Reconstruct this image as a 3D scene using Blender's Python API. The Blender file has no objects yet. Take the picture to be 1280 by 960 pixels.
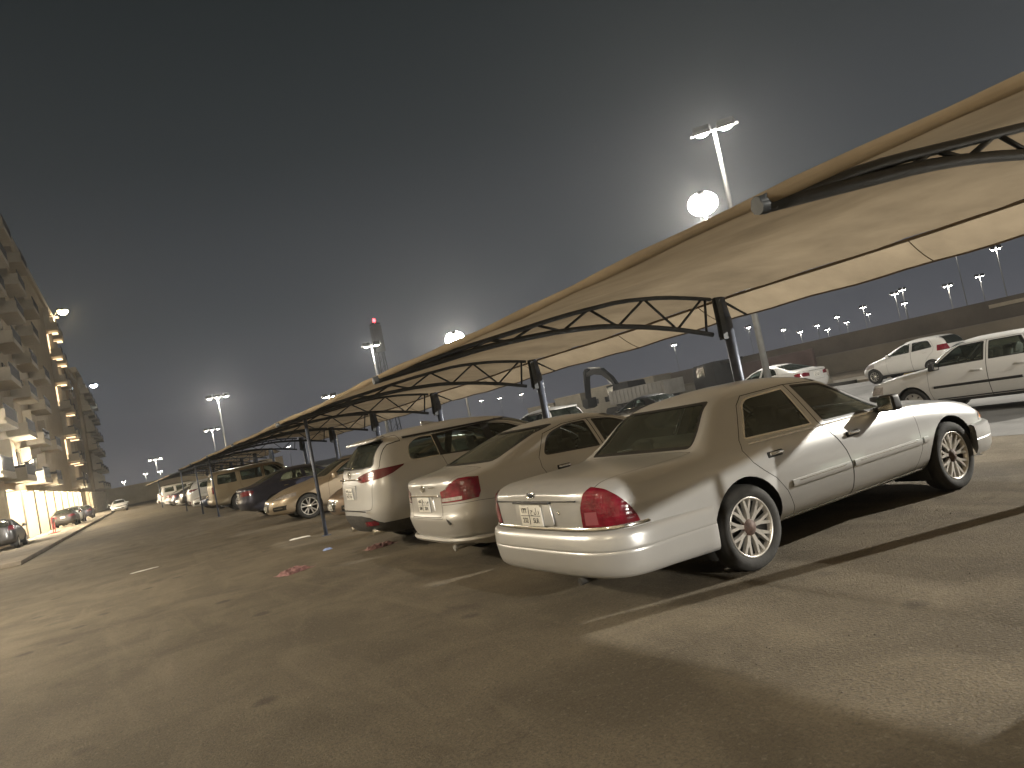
import bpy, bmesh, math, random
import numpy as np
from mathutils import Vector, Matrix
from mathutils.bvhtree import BVHTree
rnd = random.Random(7)
SC = bpy.context.scene
COL = SC.collection

# ------------------------------------------------------------------ camera
cam_d = bpy.data.cameras.new("camera"); CAM = bpy.data.objects.new("camera", cam_d); COL.objects.link(CAM)
def cam_axes(yaw, pitch, roll):
    fw = Vector((math.sin(yaw)*math.cos(pitch), math.cos(yaw)*math.cos(pitch), math.sin(pitch)))
    rt = Vector((math.cos(yaw), -math.sin(yaw), 0)); dn = fw.cross(rt)
    c, s = math.cos(roll), math.sin(roll)
    return c*rt + s*dn, -s*rt + c*dn, fw
r_, d_, f_ = cam_axes(0.520842, 0.049687, 0.197091)
CAM.matrix_world = Matrix(((r_.x, -d_.x, -f_.x, 0), (r_.y, -d_.y, -f_.y, 0), (r_.z, -d_.z, -f_.z, 1.526), (0, 0, 0, 1)))
cam_d.sensor_width = 36; cam_d.lens = 902.76/1280*36; cam_d.clip_end = 3000; cam_d.clip_start = 0.05
SC.camera = CAM

# ------------------------------------------------------------------ world: night sky with town glow at the horizon
W = bpy.data.worlds.new("World"); SC.world = W; W.use_nodes = True
nt = W.node_tree; nt.nodes.clear()
sky = nt.nodes.new("ShaderNodeTexSky"); sky.sky_type = 'NISHITA'; sky.sun_disc = False
sky.sun_elevation = math.radians(-6); sky.sun_rotation = math.radians(250); sky.air_density = 2; sky.dust_density = 4
bg1 = nt.nodes.new("ShaderNodeBackground"); bg1.inputs[1].default_value = 0.05
nt.links.new(sky.outputs[0], bg1.inputs[0])
tc = nt.nodes.new("ShaderNodeTexCoord"); sp = nt.nodes.new("ShaderNodeSeparateXYZ"); nt.links.new(tc.outputs['Generated'], sp.inputs[0])
ramp = nt.nodes.new("ShaderNodeValToRGB"); nt.links.new(sp.outputs[2], ramp.inputs[0])
els = ramp.color_ramp.elements
els[0].position = 0.0; els[0].color = (0.125, 0.125, 0.140, 1)
els[1].position = 1.0; els[1].color = (0.008, 0.0105, 0.0115, 1)
for p_, c_ in ((0.06, (0.088, 0.092, 0.106, 1)), (0.20, (0.050, 0.056, 0.063, 1)), (0.38, (0.026, 0.031, 0.034, 1)), (0.6, (0.013, 0.017, 0.018, 1))):
    e = els.new(p_); e.color = c_
bg2 = nt.nodes.new("ShaderNodeBackground"); bg2.inputs[1].default_value = 1.0
nt.links.new(ramp.outputs[0], bg2.inputs[0])
addn = nt.nodes.new("ShaderNodeAddShader"); wo = nt.nodes.new("ShaderNodeOutputWorld")
nt.links.new(bg1.outputs[0], addn.inputs[0]); nt.links.new(bg2.outputs[0], addn.inputs[1]); nt.links.new(addn.outputs[0], wo.inputs[0])

vs = SC.view_settings
vs.view_transform = 'Standard'; vs.look = 'None'; vs.gamma = 1; vs.exposure = 0.0; vs.use_curve_mapping = False
SC.render.engine = 'CYCLES'
SC.cycles.use_denoising = True
SC.cycles.max_bounces = 6; SC.cycles.diffuse_bounces = 3; SC.cycles.glossy_bounces = 3; SC.cycles.transparent_max_bounces = 12
SC.cycles.sample_clamp_indirect = 4; SC.cycles.caustics_reflective = False; SC.cycles.caustics_refractive = False

# ------------------------------------------------------------------ materials
def new_mat(name):
    m = bpy.data.materials.new(name); m.use_nodes = True
    return m, m.node_tree, m.node_tree.nodes["Principled BSDF"]
def mat(name, col, rough=0.5, metal=0.0, coat=0.0, var=0.0, scale=8.0, bump=0.0, rvar=0.0, emit=None, es=0.0, spec=None, col2=None):
    m, t, b = new_mat(name)
    b.inputs['Base Color'].default_value = (*col, 1); b.inputs['Roughness'].default_value = rough; b.inputs['Metallic'].default_value = metal
    b.inputs['Coat Weight'].default_value = coat; b.inputs['Coat Roughness'].default_value = 0.08
    if spec is not None: b.inputs['Specular IOR Level'].default_value = spec
    if emit: b.inputs['Emission Color'].default_value = (*emit, 1); b.inputs['Emission Strength'].default_value = es
    if var or bump or rvar or col2:
        tc = t.nodes.new("ShaderNodeTexCoord"); n = t.nodes.new("ShaderNodeTexNoise")
        n.inputs['Scale'].default_value = scale; n.inputs['Detail'].default_value = 6; n.inputs['Roughness'].default_value = 0.65
        t.links.new(tc.outputs['Object'], n.inputs['Vector'])
        if var or col2:
            mx = t.nodes.new("ShaderNodeMix"); mx.data_type = 'RGBA'
            c2 = col2 or tuple(max(0, c*(1-var)) for c in col)
            mx.inputs['A'].default_value = (*c2, 1); mx.inputs['B'].default_value = (*(col if col2 else tuple(min(1, c*(1+var)) for c in col)), 1)
            cr = t.nodes.new("ShaderNodeMapRange"); cr.inputs['From Min'].default_value = 0.3; cr.inputs['From Max'].default_value = 0.7
            t.links.new(n.outputs['Fac'], cr.inputs['Value']); t.links.new(cr.outputs['Result'], mx.inputs['Factor'])
            t.links.new(mx.outputs['Result'], b.inputs['Base Color'])
        if rvar:
            mr = t.nodes.new("ShaderNodeMapRange"); mr.inputs['From Min'].default_value = 0.3; mr.inputs['From Max'].default_value = 0.7
            mr.inputs['To Min'].default_value = rough-rvar; mr.inputs['To Max'].default_value = rough+rvar
            t.links.new(n.outputs['Fac'], mr.inputs['Value']); t.links.new(mr.outputs['Result'], b.inputs['Roughness'])
        if bump:
            bp = t.nodes.new("ShaderNodeBump"); bp.inputs['Strength'].default_value = bump; bp.inputs['Distance'].default_value = 0.02
            t.links.new(n.outputs['Fac'], bp.inputs['Height']); t.links.new(bp.outputs['Normal'], b.inputs['Normal'])
    return m
def paint(name, col, metal=0.55, rough=0.34, dust=0.25):
    """metallic car paint under a film of road dust, heavier low on the body"""
    m, t, b = new_mat(name)
    tc = t.nodes.new("ShaderNodeTexCoord")
    n = t.nodes.new("ShaderNodeTexNoise"); n.inputs['Scale'].default_value = 5; n.inputs['Detail'].default_value = 8; n.inputs['Roughness'].default_value = 0.7
    t.links.new(tc.outputs['Object'], n.inputs['Vector'])
    sx = t.nodes.new("ShaderNodeSeparateXYZ"); t.links.new(tc.outputs['Object'], sx.inputs[0])
    mh = t.nodes.new("ShaderNodeMapRange"); mh.inputs['From Min'].default_value = 0.2; mh.inputs['From Max'].default_value = 0.8
    mh.inputs['To Min'].default_value = dust*1.9; mh.inputs['To Max'].default_value = dust*0.7
    t.links.new(sx.outputs[2], mh.inputs['Value'])
    ml = t.nodes.new("ShaderNodeMath"); ml.operation = 'MULTIPLY'; t.links.new(n.outputs['Fac'], ml.inputs[0]); t.links.new(mh.outputs['Result'], ml.inputs[1])
    mx = t.nodes.new("ShaderNodeMix"); mx.data_type = 'RGBA'; mx.inputs['A'].default_value = (*col, 1); mx.inputs['B'].default_value = (0.30, 0.275, 0.235, 1)
    t.links.new(ml.outputs[0], mx.inputs['Factor']); t.links.new(mx.outputs['Result'], b.inputs['Base Color'])
    b.inputs['Metallic'].default_value = metal
    mr = t.nodes.new("ShaderNodeMapRange"); mr.inputs['To Min'].default_value = rough; mr.inputs['To Max'].default_value = min(1, rough+0.55)
    t.links.new(ml.outputs[0], mr.inputs['Value']); t.links.new(mr.outputs['Result'], b.inputs['Roughness'])
    b.inputs['Coat Weight'].default_value = 0.45; b.inputs['Coat Roughness'].default_value = 0.12
    return m
def glass_mat(name, tint, refl=1.0):
    m = bpy.data.materials.new(name); m.use_nodes = True; t = m.node_tree; t.nodes.clear()
    o = t.nodes.new("ShaderNodeOutputMaterial"); mx = t.nodes.new("ShaderNodeMixShader")
    tr = t.nodes.new("ShaderNodeBsdfTransparent"); tr.inputs[0].default_value = (*tint, 1)
    gl = t.nodes.new("ShaderNodeBsdfGlossy"); gl.inputs['Roughness'].default_value = 0.06; gl.inputs[0].default_value = (0.9, 0.95, 0.93, 1)
    df = t.nodes.new("ShaderNodeBsdfDiffuse"); df.inputs[0].default_value = (0.17, 0.195, 0.16, 1)
    fr = t.nodes.new("ShaderNodeFresnel"); fr.inputs[0].default_value = 1.55
    t.links.new(fr.outputs[0], mx.inputs[0]); t.links.new(tr.outputs[0], mx.inputs[1]); t.links.new(gl.outputs[0], mx.inputs[2])
    m2 = t.nodes.new("ShaderNodeMixShader")                      # thin film of dust on the pane
    tc = t.nodes.new("ShaderNodeTexCoord"); n = t.nodes.new("ShaderNodeTexNoise"); n.inputs['Scale'].default_value = 3; n.inputs['Detail'].default_value = 6
    t.links.new(tc.outputs['Object'], n.inputs['Vector'])
    mr = t.nodes.new("ShaderNodeMapRange"); mr.inputs['From Min'].default_value = 0.35; mr.inputs['From Max'].default_value = 0.75; mr.inputs['To Min'].default_value = 0.06; mr.inputs['To Max'].default_value = 0.20
    t.links.new(n.outputs['Fac'], mr.inputs['Value']); t.links.new(mr.outputs['Result'], m2.inputs[0])
    t.links.new(mx.outputs[0], m2.inputs[1]); t.links.new(df.outputs[0], m2.inputs[2]); t.links.new(m2.outputs[0], o.inputs[0])
    return m

M = {}
M['silver'] = paint('silver_paint', (0.56, 0.56, 0.555), metal=.42, rough=.27, dust=0.16)
M['champagne'] = paint('champagne_paint', (0.52, 0.51, 0.49), metal=.42, rough=.28, dust=0.18)
M['suv_silver'] = paint('pale_silver_paint', (0.56, 0.56, 0.555), metal=.42, rough=.27, dust=0.16)
M['bronze'] = paint('bronze_paint', (0.20, 0.13, 0.08), dust=0.4)
M['beige'] = paint('beige_paint', (0.47, 0.38, 0.27), dust=0.3)
M['navy'] = paint('navy_paint', (0.025, 0.03, 0.06), dust=0.2)
M['gold'] = paint('gold_paint', (0.38, 0.32, 0.22), dust=0.35)
M['white'] = paint('white_paint', (0.62, 0.61, 0.585), metal=0.0, rough=0.42, dust=0.15)
M['blue'] = paint('blue_paint', (0.06, 0.09, 0.16), dust=0.25)
M['black_paint'] = paint('black_paint', (0.02, 0.02, 0.022), dust=0.2)
M['glass'] = glass_mat('car_glass', (0.72, 0.80, 0.75))
M['glass_dark'] = glass_mat('tinted_car_glass', (0.10, 0.13, 0.12))
M['trim'] = mat('black_trim', (0.018, 0.018, 0.018), 0.5)
M['plastic'] = mat('dusty_black_plastic', (0.035, 0.033, 0.03), 0.65, var=0.4, scale=10)
M['chrome'] = mat('chrome', (0.75, 0.74, 0.70), 0.16, 1.0)
M['red_lens'] = mat('red_lens', (0.20, 0.008, 0.020), 0.18, coat=0.6, var=0.25, scale=14)
def ribbed(m, sx, sz):
    t = m.node_tree; b = t.nodes['Principled BSDF']; tc = t.nodes.new("ShaderNodeTexCoord")
    hs = []
    for d_, s_ in (('Y', sx), ('Z', sz)):
        w = t.nodes.new("ShaderNodeTexWave"); w.bands_direction = d_; w.inputs['Scale'].default_value = s_; w.inputs['Distortion'].default_value = 0.0; t.links.new(tc.outputs['Object'], w.inputs['Vector']); hs.append(w)
    a = t.nodes.new("ShaderNodeMath"); a.operation = 'ADD'; t.links.new(hs[0].outputs['Fac'], a.inputs[0]); t.links.new(hs[1].outputs['Fac'], a.inputs[1])
    bp = t.nodes.new("ShaderNodeBump"); bp.inputs['Strength'].default_value = .15; bp.inputs['Distance'].default_value = .005; t.links.new(a.outputs[0], bp.inputs['Height']); t.links.new(bp.outputs['Normal'], b.inputs['Normal'])
    vo = t.nodes.new("ShaderNodeTexVoronoi"); vo.inputs['Scale'].default_value = 11; t.links.new(tc.outputs['Object'], vo.inputs['Vector'])
    mr = t.nodes.new("ShaderNodeMapRange"); mr.inputs['From Min'].default_value = .1; mr.inputs['From Max'].default_value = .7; t.links.new(vo.outputs['Distance'], mr.inputs['Value'])
    mx = t.nodes.new("ShaderNodeMix"); mx.data_type = 'RGBA'; mx.inputs['A'].default_value = (.22, .010, .026, 1); mx.inputs['B'].default_value = (.125, .006, .014, 1)
    t.links.new(mr.outputs['Result'], mx.inputs['Factor']); t.links.new(mx.outputs['Result'], b.inputs['Base Color'])
ribbed(M['red_lens'], 14, 9)
M['dark_red_lens'] = mat('dark_red_lens', (0.11, 0.008, 0.014), 0.2, coat=0.6)
M['clear_lens'] = mat('clear_lens', (0.52, 0.48, 0.46), 0.15, 0.4, coat=0.8, var=0.35, scale=18)
M['pink_lens'] = mat('reverse_lens', (0.30, 0.08, 0.095), 0.2, coat=0.7)
M['amber'] = mat('amber_lens', (0.65, 0.22, 0.04), 0.2, coat=0.6)
M['tyre'] = mat('tyre_rubber', (0.022, 0.021, 0.019), 0.85, var=0.35, scale=14, bump=0.2)
M['rim'] = mat('alloy_rim', (0.60, 0.57, 0.52), 0.35, 0.75, var=0.2, scale=12)
M['rim_grey'] = mat('steel_wheel_cover', (0.42, 0.41, 0.39), 0.45, 0.4, var=0.2)
M['rim_well'] = mat('dark_rim_barrel', (0.03, 0.028, 0.025), 0.7)
M['hub'] = mat('rusty_hub', (0.07, 0.042, 0.032), 0.75, var=0.5, scale=40)
M['liner'] = mat('dark_lining', (0.022, 0.022, 0.022), 0.8)
M['seat'] = mat('dark_seat_cloth', (0.05, 0.048, 0.044), 0.85, var=0.2)
M['seat_tan'] = mat('tan_seat_cloth', (0.16, 0.13, 0.10), 0.85, var=0.2)
M['plate'] = mat('licence_plate_white', (0.74, 0.72, 0.66), 0.45, var=0.06)
M['ink'] = mat('plate_ink', (0.03, 0.03, 0.03), 0.6)
M['badge'] = mat('dark_badge', (0.05, 0.055, 0.07), 0.3, 0.3)

# ------------------------------------------------------------------ object helpers
def link(name, me, parent=None, mats=()):
    o = bpy.data.objects.new(name, me); COL.objects.link(o)
    for m in (mats if isinstance(mats, (list, tuple)) else [mats]):
        if m is not None: me.materials.append(m)
    if parent is not None: o.parent = parent
    return o
def tag(o, label=None, cat=None, group=None, kind=None):
    if label: o['label'] = label
    if cat: o['category'] = cat
    if group: o['group'] = group
    if kind: o['kind'] = kind
    return o
def empty(name, loc=(0, 0, 0), rz=0.0, parent=None):
    o = bpy.data.objects.new(name, None); COL.objects.link(o); o.location = loc; o.rotation_euler = (0, 0, rz)
    o.empty_display_size = 0.2
    if parent is not None: o.parent = parent
    return o
def copy_tree(o, parent=None):
    c = o.copy(); COL.objects.link(c)
    if parent is not None: c.parent = parent
    for ch in list(o.children): copy_tree(ch, c)
    return c
class MB:
    def __init__(s): s.bm = bmesh.new()
    def box(s, c, d, rot=None, taper=None, mi=0):
        hx, hy, hz = d[0]/2, d[1]/2, d[2]/2; vs = []
        for z in (-1, 1):
            k = taper if (taper is not None and z > 0) else 1
            for x, y in ((-1, -1), (1, -1), (1, 1), (-1, 1)):
                v = Vector((x*hx*k, y*hy*k, z*hz))
                if rot is not None: v = rot @ v
                vs.append(s.bm.verts.new(v+Vector(c)))
        for f in ((3, 2, 1, 0), (4, 5, 6, 7), (0, 1, 5, 4), (1, 2, 6, 5), (2, 3, 7, 6), (3, 0, 4, 7)):
            s.bm.faces.new([vs[i] for i in f]).material_index = mi
        return s
    def tube(s, pts, r, n=10, caps=True, mi=0):
        pts = [Vector(p) for p in pts]; rings = []
        rs = r if isinstance(r, (list, tuple)) else [r]*len(pts)
        up = None
        for i, p in enumerate(pts):
            t = (pts[min(i+1, len(pts)-1)]-pts[max(i-1, 0)]).normalized()
            if up is None:
                up = Vector((0, 0, 1)) if abs(t.z) < 0.9 else Vector((1, 0, 0))
            a = t.cross(up).normalized(); b = a.cross(t).normalized(); up = b
            rings.append([s.bm.verts.new(p+rs[i]*(math.cos(2*math.pi*k/n)*a+math.sin(2*math.pi*k/n)*b)) for k in range(n)])
        for i in range(len(rings)-1):
            for k in range(n):
                f = s.bm.faces.new([rings[i][k], rings[i][(k+1) % n], rings[i+1][(k+1) % n], rings[i+1][k]]); f.smooth = True; f.material_index = mi
        if caps:
            s.bm.faces.new(rings[0][::-1]).material_index = mi; s.bm.faces.new(rings[-1]).material_index = mi
        return s
    def lathe(s, prof, n=32, axis='Y', c=(0, 0, 0), mi=0, closed=False):
        """prof = (radius, height along axis)"""
        rings = []
        for r, h in prof:
            ring = []
            for k in range(n):
                a = 2*math.pi*k/n; u, v = r*math.cos(a), r*math.sin(a)
                p = (u, h, v) if axis == 'Y' else ((u, v, h) if axis == 'Z' else (h, u, v))
                ring.append(s.bm.verts.new(Vector(p)+Vector(c)))
            rings.append(ring)
        seq = list(zip(rings, rings[1:])) + ([(rings[-1], rings[0])] if closed else [])
        for A, B in seq:
            for k in range(n):
                f = s.bm.faces.new([A[k], A[(k+1) % n], B[(k+1) % n], B[k]]); f.smooth = True; f.material_index = mi
        return s
    def prism(s, poly, ext, plane='xz', at=0.0, mi=0):
        """polygon in a plane, extruded by ext along the third axis"""
        def P(u, v, w):
            return {'xz': (u, w, v), 'yz': (w, u, v), 'xy': (u, v, w)}[plane]
        a = [s.bm.verts.new(P(u, v, at)) for u, v in poly]; b = [s.bm.verts.new(P(u, v, at+ext)) for u, v in poly]
        s.bm.faces.new(a).material_index = mi; s.bm.faces.new(b[::-1]).material_index = mi
        n = len(poly)
        for i in range(n): s.bm.faces.new([a[i], a[(i+1) % n], b[(i+1) % n], b[i]][::-1]).material_index = mi
        return s
    def grid(s, rows, mi=0, smooth=True, closed=False):
        vs = [[s.bm.verts.new(p) for p in r] for r in rows]
        for i in range(len(vs)-1):
            m = len(vs[i])
            for j in range(m if closed else m-1):
                f = s.bm.faces.new([vs[i][j], vs[i][(j+1) % m], vs[i+1][(j+1) % m], vs[i+1][j]]); f.smooth = smooth; f.material_index = mi
        return s
    def build(s, name, mats, parent=None, bevel=0.0, seg=2, smooth=False, recalc=True):
        if recalc: bmesh.ops.recalc_face_normals(s.bm, faces=s.bm.faces)
        if bevel:
            es = [e for e in s.bm.edges if len(e.link_faces) == 2 and e.calc_face_angle(0) > 0.6]
            bmesh.ops.bevel(s.bm, geom=es, offset=bevel, segments=seg, affect='EDGES', profile=0.6)
        if smooth:
            for f in s.bm.faces: f.smooth = True
        me = bpy.data.meshes.new(name); s.bm.to_mesh(me); s.bm.free()
        if smooth or bevel: 
            for p in me.polygons: p.use_smooth = True
            me.set_sharp_from_angle(angle=math.radians(40))
        return link(name, me, parent, mats)

# ------------------------------------------------------------------ car body: one smooth shell, then cut into panels
def pchip(tab):
    xs = np.array([t[0] for t in tab], float); ys = np.array([t[1] for t in tab], float)
    if len(xs) == 1: return lambda x: np.full_like(np.asarray(x, float), ys[0])
    h = np.diff(xs); d = np.diff(ys)/h; m = np.zeros_like(ys); m[0] = d[0]; m[-1] = d[-1]
    for i in range(1, len(xs)-1):
        if d[i-1]*d[i] > 0:
            w1, w2 = 2*h[i]+h[i-1], h[i]+2*h[i-1]; m[i] = (w1+w2)/(w1/d[i-1]+w2/d[i])
    def f(x):
        x = np.clip(np.asarray(x, float), xs[0], xs[-1]); i = np.clip(np.searchsorted(xs, x, side='right')-1, 0, len(xs)-2)
        t = (x-xs[i])/h[i]
        return (2*t**3-3*t**2+1)*ys[i]+(t**3-2*t**2+t)*h[i]*m[i]+(-2*t**3+3*t**2)*ys[i+1]+(t**3-t**2)*h[i]*m[i+1]
    return f
def chaikin(P, it=2):
    for _ in range(it):
        Q = [P[0]]
        for i in range(len(P)-1):
            a, b = P[i], P[i+1]
            if i > 0: Q.append(0.75*a+0.25*b)
            if i < len(P)-2: Q.append(0.25*a+0.75*b)
        Q.append(P[-1]); P = Q
    return P
def shell(S):
    L = S['L']; T = {k: pchip(S[k]) for k in ('zbot', 'zsill', 'z3', 'z4', 'z5', 'zbelt', 'zc', 'ztop', 'w', 'wb', 'wc')}
    ar, nr, af, nf = S['ar'], S['nr'], S['af'], S['nf']
    ts = np.linspace(0, math.pi/2, 16)
    xs = [ar*(1-math.cos(t)**(2/nr)) for t in ts]; pf = [math.sin(t)**(2/nr) for t in ts]
    step = S.get('step', 0.05)
    mid = list(np.arange(ar+step, L-af-step*0.4, step)); xs += mid; pf += [1.0]*len(mid)
    ts = np.linspace(math.pi/2, 0, 16)
    xs += [L-af*(1-math.cos(t)**(2/nf)) for t in ts]; pf += [math.sin(t)**(2/nf) for t in ts]
    leanR = pchip(S['leanR']); leanF = pchip(S['leanF'])
    kq = S.get('kq', 0.22)
    rings = []
    for x, p in zip(xs, pf):
        g = {k: float(f(x)) for k, f in T.items()}
        w, wb, wc = g['w'], g['wb']*g['w'], g['wc']
        zb, zc, zt = g['zbelt'], g['zc'], g['ztop']
        A = [(0, g['zbot']), (.80*w, g['zbot']), (.935*w, g['zsill']), (.985*w, g['z3']), (w, g['z4']), (.992*w, g['z5'])]
        b = np.array((wb, zb)); c = np.array((min(wc, wb-.02), zc)); q = np.array((.6*wc, zt-kq*(zt-zc)))
        P = [np.array(a, float) for a in A]
        P += [b+(np.array(A[5])-b)*.22, b+(c-b)*.10, c+(b-c)*.12, c+(q-c)*.18, q, np.array((0, zt))]
        P = chaikin(P, 2)
        er = math.exp(-(x/.40)**2); ef = math.exp(-((L-x)/.40)**2)
        rings.append([(x+float(leanR(z))*er-float(leanF(z))*ef, y*p, z) for y, z in P])
    bm = bmesh.new(); n = len(rings[0]); rows = []
    for k, R in enumerate(rings):
        end = k in (0, len(rings)-1)
        right = [bm.verts.new((x, -y, z)) for x, y, z in R]
        if end: left = right
        else: left = [right[0]]+[bm.verts.new((x, y, z)) for x, y, z in R[1:-1]]+[right[-1]]
        rows.append((right, left))
    for (r0, l0), (r1, l1) in zip(rows, rows[1:]):
        for j in range(n-1):
            for a, b, flip in ((r0, r1, False), (l0, l1, True)):
                vs = []
                for v in (a[j], b[j], b[j+1], a[j+1]):
                    if v not in vs: vs.append(v)
                if len(vs) < 3: continue
                if flip: vs = vs[::-1]
                try: bm.faces.new(vs)
                except ValueError: pass
    bmesh.ops.recalc_face_normals(bm, faces=bm.faces)
    for f in bm.faces: f.smooth = True
    bm.normal_update()
    return bm
class Car:
    AX = {'xz': (0, 2), 'yz': (1, 2), 'xy': (0, 1)}
    def __init__(s, S):
        s.S = S; s.bm = shell(S)
        s.bm.verts.ensure_lookup_table(); s.bm.faces.ensure_lookup_table()
        s.N = [v.normal.copy() for v in s.bm.verts]; s.FV = [[v.index for v in f.verts] for f in s.bm.faces]; s.CO = [v.co.copy() for v in s.bm.verts]
        s.bvh = BVHTree.FromBMesh(s.bm)
    def normal(s, co):
        p, nn, i, d = s.bvh.find_nearest(co)
        acc = Vector()
        for k in s.FV[i]:
            acc += s.N[k]/((s.CO[k]-p).length+1e-4)
        return acc.normalized()
    def cut(s, proj, poly, rng=None):
        """slice the shell along a polygon seen in one projection; rng limits the third axis"""
        a, b = s.AX[proj]; c = 3-a-b
        lo = (min(p[0] for p in poly)-.01, min(p[1] for p in poly)-.01); hi = (max(p[0] for p in poly)+.01, max(p[1] for p in poly)+.01)
        def bb(f, i): 
            v = [x.co[i] for x in f.verts]; return min(v), max(v)
        def okc(f):
            if rng is None: return True
            m = f.calc_center_median()[c]
            return rng[0] <= m <= rng[1]
        cand = set()
        for f in s.bm.faces:
            u0, u1 = bb(f, a)
            if u1 < lo[0] or u0 > hi[0]: continue
            v0, v1 = bb(f, b)
            if v1 < lo[1] or v0 > hi[1] or not okc(f): continue
            cand.add(f)
        n = len(poly)
        for i in range(n):
            p, q = poly[i], poly[(i+1) % n]
            e0 = (min(p[0], q[0])-.004, min(p[1], q[1])-.004); e1 = (max(p[0], q[0])+.004, max(p[1], q[1])+.004)
            nor = Vector((0, 0, 0)); nor[a] = q[1]-p[1]; nor[b] = -(q[0]-p[0])
            if nor.length < 1e-9: continue
            nor.normalize(); co = Vector((0, 0, 0)); co[a], co[b] = p
            sel = []
            for f in cand:
                u0, u1 = bb(f, a)
                if u1 < e0[0] or u0 > e1[0]: continue
                v0, v1 = bb(f, b)
                if v1 < e0[1] or v0 > e1[1]: continue
                ds = [(v.co-co).dot(nor) for v in f.verts]
                if min(ds) < -1e-5 and max(ds) > 1e-5: sel.append(f)
            if not sel: continue
            es = {e for f in sel for e in f.edges}; vs_ = {v for f in sel for v in f.verts}
            r = bmesh.ops.bisect_plane(s.bm, geom=list(vs_)+list(es)+sel, dist=1e-5, plane_co=co, plane_no=nor)
            cand |= {g for g in r['geom'] if isinstance(g, bmesh.types.BMFace)}
    @staticmethod
    def inside(poly, u, v):
        r = False; n = len(poly); j = n-1
        for i in range(n):
            (x1, y1), (x2, y2) = poly[i], poly[j]
            if (y1 > v) != (y2 > v) and u < (x2-x1)*(v-y1)/(y2-y1)+x1: r = not r
            j = i
        return r
    def region(s, specs):
        """faces inside every (projection, polygon[, range on third axis])"""
        for sp in specs: s.cut(sp[0], sp[1], sp[2] if len(sp) > 2 else None)
        out = []
        for f in s.bm.faces:
            m = f.calc_center_median(); ok = True
            for sp in specs:
                a, b = s.AX[sp[0]]; c = 3-a-b
                if len(sp) > 2 and not (sp[2][0] <= m[c] <= sp[2][1]): ok = False; break
                if not s.inside(sp[1], m[a], m[b]): ok = False; break
            if ok: out.append(f)
        return out
    def take(s, faces):
        """lift faces off the shell into a list of coordinate polygons"""
        out = [[v.co.copy() for v in f.verts] for f in faces]
        bmesh.ops.delete(s.bm, geom=faces, context='FACES')
        return out
    def make(s, name, polys, m, parent, off=0.0, flip=False):
        idx = {}; vs = []; fs = []
        for p in polys:
            f = []
            for c in p:
                k = (round(c.x, 5), round(c.y, 5), round(c.z, 5))
                if k not in idx: idx[k] = len(vs); vs.append(c)
                if idx[k] not in f: f.append(idx[k])
            if len(f) > 2: fs.append(f[::-1] if flip else f)
        if not fs: return None
        ns = [s.normal(c) for c in vs]
        me = bpy.data.meshes.new(name)
        me.from_pydata([c+n*off for c, n in zip(vs, ns)], [], fs)
        me.polygons.foreach_set('use_smooth', [True]*len(fs))
        if flip: ns = [-n for n in ns]
        me.normals_split_custom_set_from_vertices([tuple(n) for n in ns])
        return link(name, me, parent, m)
def grow(poly, d):
    """offset a polygon outward by d (inward when negative)"""
    n = len(poly); A = sum(poly[i][0]*poly[(i+1) % n][1]-poly[(i+1) % n][0]*poly[i][1] for i in range(n))
    sg = 1 if A > 0 else -1; out = []
    for i in range(n):
        p0, p, p1 = np.array(poly[i-1]), np.array(poly[i]), np.array(poly[(i+1) % n])
        a = (p-p0)/np.linalg.norm(p-p0); b = (p1-p)/np.linalg.norm(p1-p)
        na = np.array((a[1], -a[0]))*sg; nb = np.array((b[1], -b[0]))*sg
        m = na+nb; m = m/np.linalg.norm(m); k = d/max(.4, m.dot(na))
        out.append(tuple(p+m*k))
    return out
def rounded(poly, r, n=4):
    """round every corner of a polygon; r is one radius or one for each corner"""
    out = []; m = len(poly)
    for i in range(m):
        p0, p, p1 = (np.array(poly[i-1], float), np.array(poly[i], float), np.array(poly[(i+1) % m], float))
        la, lb = np.linalg.norm(p0-p), np.linalg.norm(p1-p); ri = r[i] if isinstance(r, (list, tuple)) else r
        ri = min(ri, la*.45, lb*.45)
        a = p+(p0-p)/la*ri; b = p+(p1-p)/lb*ri
        for k in range(n+1):
            t = k/n; out.append(tuple((1-t)**2*a+2*t*(1-t)*p+t*t*b))
    return out
def both(polys):
    R = [p for p in polys if sum(c.y for c in p) < 0]; Lf = [p for p in polys if sum(c.y for c in p) >= 0]
    return R, Lf
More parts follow.
